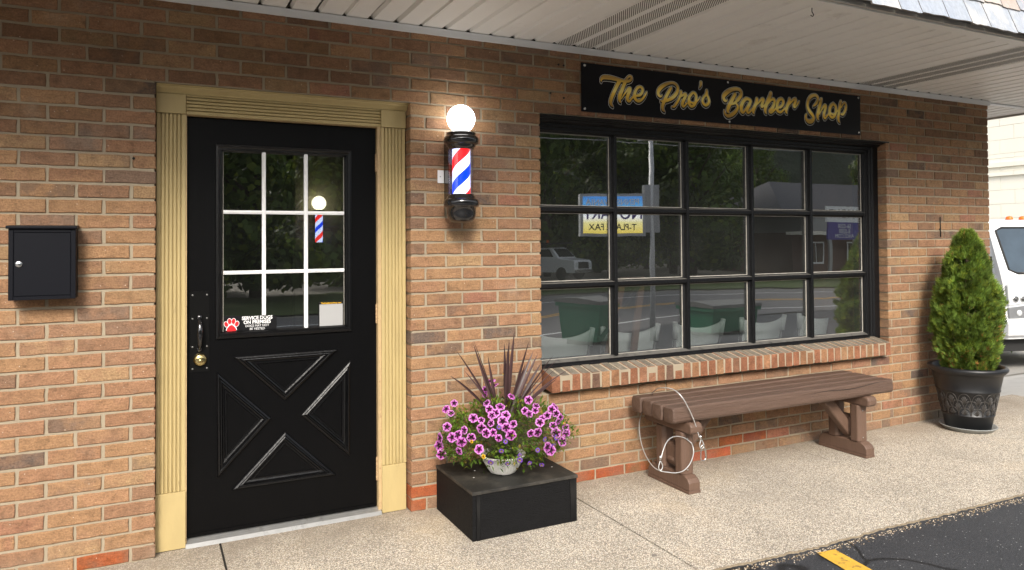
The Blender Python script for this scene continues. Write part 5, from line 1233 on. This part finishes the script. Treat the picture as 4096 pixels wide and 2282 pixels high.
mb = MB(); mb.box(8.04, -8.439, 1.58, 9.28, -8.432, 2.36); fc = mb.build('sign_face', sign_face_mat(), sp)
mb = MB(); add_text(mb, 'PENNSYLVANIA', .17, 8.66, -8.429, 2.235, 0, facing=1, bold=.003, sx=.92); mb.build('lettering', stw, sp)
mb = MB(); add_text(mb, 'NOTARY', .36, 8.66, -8.429, 1.99, 0, facing=1, bold=.006, sx=.85); mb.build('lettering', plain('notary_purple', (.09, .05, .28), .5), sp)
mb = MB(); add_text(mb, 'T-PLATE FAX', .19, 8.66, -8.429, 1.70, 0, facing=1, bold=.003, sx=.9); mb.build('lettering', plain('notary_black', (.03, .03, .03), .5), sp)
# dumpsters
def dumpster(x, y, rz, L, h, lab):
    d = empty('dumpster', (x, y, lot_z(y)), lab, 'dumpster', 'green dumpsters at the edge of the lot', rz)
    mb = MB(); mb.prism([(-.45, .10), (.45, .10), (.55, h-.12), (-.55, h-.12)], 'x', -L/2, L/2); mb.box(-L/2-.05, -.60, h-.12, L/2+.05, .60, h-.04); mb.build('body', M['dumpgreen'], d, local=True)
    mb = MB(); mb.prism([(-.62, h-.035), (.62, h-.035), (.60, h+.03), (0, h+.09), (-.60, h+.03)], 'x', -L/2-.07, L/2+.07); mb.build('lid', M['dumplid'], d, local=True)
    for s in (-1, 1):
        mb = MB(); mb.box(s*L*.38-.05, -.35, 0, s*L*.38+.05, .35, .10); mb.build('skid', M['underside'], d, local=True)
dumpster(8.42, -9.35, -.35, .60, .93, 'smaller green dumpster left of the sign pole, reflected in window'); dumpster(12.0, -9.3, -.08, 1.45, .70, 'wide low green dumpster right of the sign pole, reflected in window')
# pickup
def make_pickup():
    t = empty('pickup_truck', (0, 0, 0))
    mb = MB(); P = [(0, .55), (0, 1.12), (.10, 1.20), (1.15, 1.30), (1.75, 1.86), (1.95, 1.93), (3.1, 1.93), (3.35, 1.32), (3.5, 1.30), (3.5, .45), (.1, .45)]
    def W(z): return .98 if z < 1.3 else .98-(z-1.3)*.30
    A = [mb.vert((-W(z), y, z)) for y, z in P]; B = [mb.vert((W(z), y, z)) for y, z in P]; n = len(P); mb.face(A[::-1]); mb.face(B)
    for k in range(n): mb.face((A[k], A[(k+1) % n], B[(k+1) % n], B[k]))
    mb.build('body', M['carwhite'], t, local=True, bevel=.05, seg=2)
    mb = MB(); mb.poly([(-.82, 1.19, 1.365), (.82, 1.19, 1.365), (.72, 1.70, 1.842), (-.72, 1.70, 1.842)]); mb.build('windshield', M['cardark'], t, local=True)
    mb = MB()
    for s in (-1, 1): mb.poly([(s*.975, 1.55, 1.36), (s*.84, 1.95, 1.82), (s*.84, 2.95, 1.84), (s*.975, 3.1, 1.36)])
    mb.build('side_window', M['cardark'], t, local=True)
    mb = MB(); mb.box(-.55, -.03, .70, .55, .0, 1.10); mb.build('grille', M['underside'], t, local=True)
    mb = MB(); mb.box(-.98, -.14, .50, .98, -.01, .66); mb.build('bumper', M['chrome'], t, local=True, bevel=.02)
    for s in (-1, 1):
        mb = MB(); mb.box(min(s*.60, s*.90), -.035, .78, max(s*.60, s*.90), -.002, 1.06); mb.build('headlight', M['lens'], t, local=True)
        for y in (.95, 4.3):
            mb = MB(); mb.lathe([(0, -.13), (.36, -.13), (.39, -.1), (.39, .1), (.36, .13), (0, .13)], 0, 0, 22, ax='y'); o = mb.build('wheel', M['tyre'], t, local=True); o.rotation_euler = (0, 0, R(90)); o.location = (s*.88, y, .39)
    mb = MB(); mb.box(-1.05, 3.65, .80, 1.05, 6.2, 1.55); mb.box(-1.05, 3.5, 1.55, 1.05, 3.7, 2.15); mb.box(-1.1, 1.5, 2.15, 1.1, 3.7, 2.24); mb.build('dump_bed', M['underside'], t, local=True)
    mb = MB(); mb.lathe([(.08, 2.24), (.07, 2.40), (0, 2.42)], .1, 2.6, 12); mb.build('beacon', M['lamp_orange'], t, local=True)
    return t
pk = make_pickup(); tag(pk, 'white pickup truck with dump bed across the road, reflected in window', 'pickup truck'); pk.location = (22.6, -32.2, -.80); pk.rotation_euler = (0, 0, R(155)); pk.scale = (.95,)*3
# house beyond
hs_ = empty('house', (44, -33, -.8), 'grey-roofed house with white porch roof across the road, reflected in window', 'house')
mb = MB(); mb.box(38, -38, -.8, 52, -31, 1.9); mb.build('wall', mat('red_brick_far', (.085, .045, .036), .9), hs_)
mb = MB(); mb.box(40, -37.5, 1.9, 51.5, -30.9, 3.4); mb.build('upper_wall', mat('pale_siding', (.26, .27, .265), .8), hs_)
mb = MB(); A_ = [mb.vert(q) for q in ((36.5, -38.6, 3.4), (36.5, -30.3, 3.4), (52.5, -30.3, 3.4), (52.5, -38.6, 3.4), (39.5, -34.4, 5.6), (49.5, -34.4, 5.6))]
for q in ((0, 1, 4), (1, 2, 5, 4), (2, 3, 5), (3, 0, 4, 5), (3, 2, 1, 0)): mb.face([A_[k] for k in q])
pass; mb.build('roof', mat('grey_shingle', (.075, .075, .085), .9), hs_)
mb = MB(); mb.box(37.5, -31, 1.75, 53, -29.2, 1.95); mb.build('porch_roof', M['whitewall'], hs_)
for x in (39.5, 43.2, 46.4):
    mb = MB(); mb.box(x, -31.05, -.2, x+1.5, -30.98, 1.3); f_ = mb.build('window', M['carwhite'], hs_); mb = MB(); mb.box(x+.12, -30.98, -.08, x+.7, -30.96, 1.2); mb.box(x+.8, -30.98, -.08, x+1.38, -30.96, 1.2); mb.build('pane', M['cardark'], f_)
rs = empty('roadside_sign', (38.2, -27, -.8), 'white and blue roadside sign in front of the house, reflected in window', 'sign')
mb = MB(); mb.box(36.6, -27.1, 2.45, 39.6, -27.0, 3.42); mb.build('upper_panel', stw, rs); mb = MB(); mb.box(36.7, -27.1, 1.45, 39.5, -27.0, 2.45); mb.build('lower_panel', plain('sign_blue', (.04, .03, .25), .5), rs)
for x in (36.9, 39.1): mb = MB(); mb.box(x, -27.2, -.85, x+.2, -27.1, 3); mb.build('post', M['grey_metal'], rs)
mb = MB(); add_text(mb, 'RMONT', .72, 38.1, -26.98, 2.95, 0, facing=1, bold=.01); mb.build('lettering', plain('sign_dark_text', (.05, .05, .08), .5), rs)
mb = MB(); add_text(mb, '56-0200', .34, 38.1, -26.98, 2.22, 0, facing=1); add_text(mb, '8-0200', .34, 38.1, -26.98, 1.94, 0, facing=1); add_text(mb, 'ANCE.COM', .32, 38.1, -26.98, 1.66, 0, facing=1); mb.build('lettering', stw, rs)
# utility wires
for k, (z, y) in enumerate(((4.4, -14.5), (5.2, -14.8), (6.2, -15), (6.9, -15.2))):
    mb = MB(); pts = [(x, y+.02*x, z+.9*((x-10)/35)**2) for x in drange(-25, 45, 24)]; mb.tube(pts, .014, 5); o = mb.build('utility_wire', plain('wire', (.25, .25, .25), .6)); tag(o, ['lowest', 'second lowest', 'second highest', 'highest'][k]+' utility wire strung along the road, reflected in window', 'wire', 'utility wires')
up_ = empty('utility_pole', (-2.0, -19.8, -.85), 'grey wooden utility pole across the road, reflected in door glass', 'utility pole'); mb = MB(); mb.tube([(-2, -19.8, -.85), (-2, -19.8, 9)], [.17, .12], 10); mb.tube([(-3.2, -19.8, 8.2), (-.8, -19.8, 8.2)], .06, 6); mb.build('pole', mat('grey_pole', (.18, .16, .14), .9), up_)
# trees across the road
def make_tree(seed, H, Rc):
    t = empty('tree', (0, 0, 0)); r_ = random.Random(seed)
    mb = MB(); mb.tube([(0, 0, -.3), (.1, .05, H*.3), (0, .1, H*.6), (.1, 0, H*.85)], [.28, .22, .14, .05], 8)
    for k in range(9):
        a = r_.uniform(0, 6.28); z = H*r_.uniform(.25, .7); mb.tube([(0, 0, z), (math.cos(a)*Rc*.6, math.sin(a)*Rc*.6, z+Rc*.5)], [.09, .03], 5)
    mb.build('trunk', M['bark'], t, local=True)
    mb = MB(); cl = [(Vector((math.cos(a)*Rc*q, math.sin(a)*Rc*q, H*z)), Rc*s) for a, q, z, s in [(r_.uniform(0, 6.28), r_.uniform(.1, .75), r_.uniform(.06, .92), r_.uniform(.26, .46)) for _ in range(30)]]
    for c, R_ in cl:
        gg = r_.uniform(.55, 1.5)
        for k in range(230):
            d = rdir(r_); p = c+d*R_*(1-abs(r_.gauss(0, .15)))
            if p.z < .3: continue
            s = r_.uniform(.10, .22); u = rdir(r_); v = d.cross(u).normalized()*s; w = v.cross(d)*.8; g = gg*r_.uniform(.6, 1.4); col = (g, g, g*.8) if r_.random() < .8 else (g*1.5, g*1.25, g*.6)
            mb.face([mb.vert(q) for q in (p+v, p+w, p-v, p-w)], 0, col, col)
    mb.build('crown', tree_leaf, t, local=True); return t
tree_leaf = leaf_mat('tree_leaf', (.075, .115, .030), trans=.4)
protos = [make_tree(1, 11, 4.2), make_tree(2, 9, 3.6), make_tree(3, 12.5, 4.4)]
spots = [(-14, -29), (-9, -26), (-4, -29), (0.5, -24.5), (4, -28), (8.5, -29.5), (12, -27), (16, -36), (19, -39), (24, -39), (28, -37), (30, -42), (36, -44), (44, -42), (57, -36), (62, -42), (64, -30), (9, -35), (14, -32), (22, -44), (33, -37), (18, -46), (40, -46), (50, -46), (31, -32.5), (1, -33), (-7, -34)]
desc = ['tall dark tree', 'shorter bushy tree', 'tallest broad tree']
for k, (x, y) in enumerate(spots):
    q = k % 3; o = protos[q] if k < 3 else copy_tree(protos[q]); o.location = (x, y, -.7); s = rnd.uniform(.85, 1.15); o.scale = (s, s, s); o.rotation_euler = (0, 0, rnd.uniform(0, 6.28))
    side = ('across the road on the far left of the row' if x < -6 else 'across the road facing the shop door' if x < 6 else 'across the road behind the pickup truck' if x < 27 else 'across the road beyond the grey-roofed house')
    tag(o, desc[q]+' '+side+', number counted '+str(k) if False else desc[q]+' '+side, 'tree', 'trees across the road')
# hook on the soffit
hk = empty('ceiling_hook', (3.02, -1.18, 2.55), 'small dark hook hanging from soffit near slate roof edge', 'hook')
mb = MB(); c0 = Vector((2.955, -1.135, 2.577)); mb.tube(smooth([c0, c0+Vector((0, 0, -.020)), c0+Vector((.010, 0, -.032)), c0+Vector((.004, 0, -.042)), c0+Vector((-.010, 0, -.038))], 5), .0022, 6); mb.build('wire', M['hole'], hk)
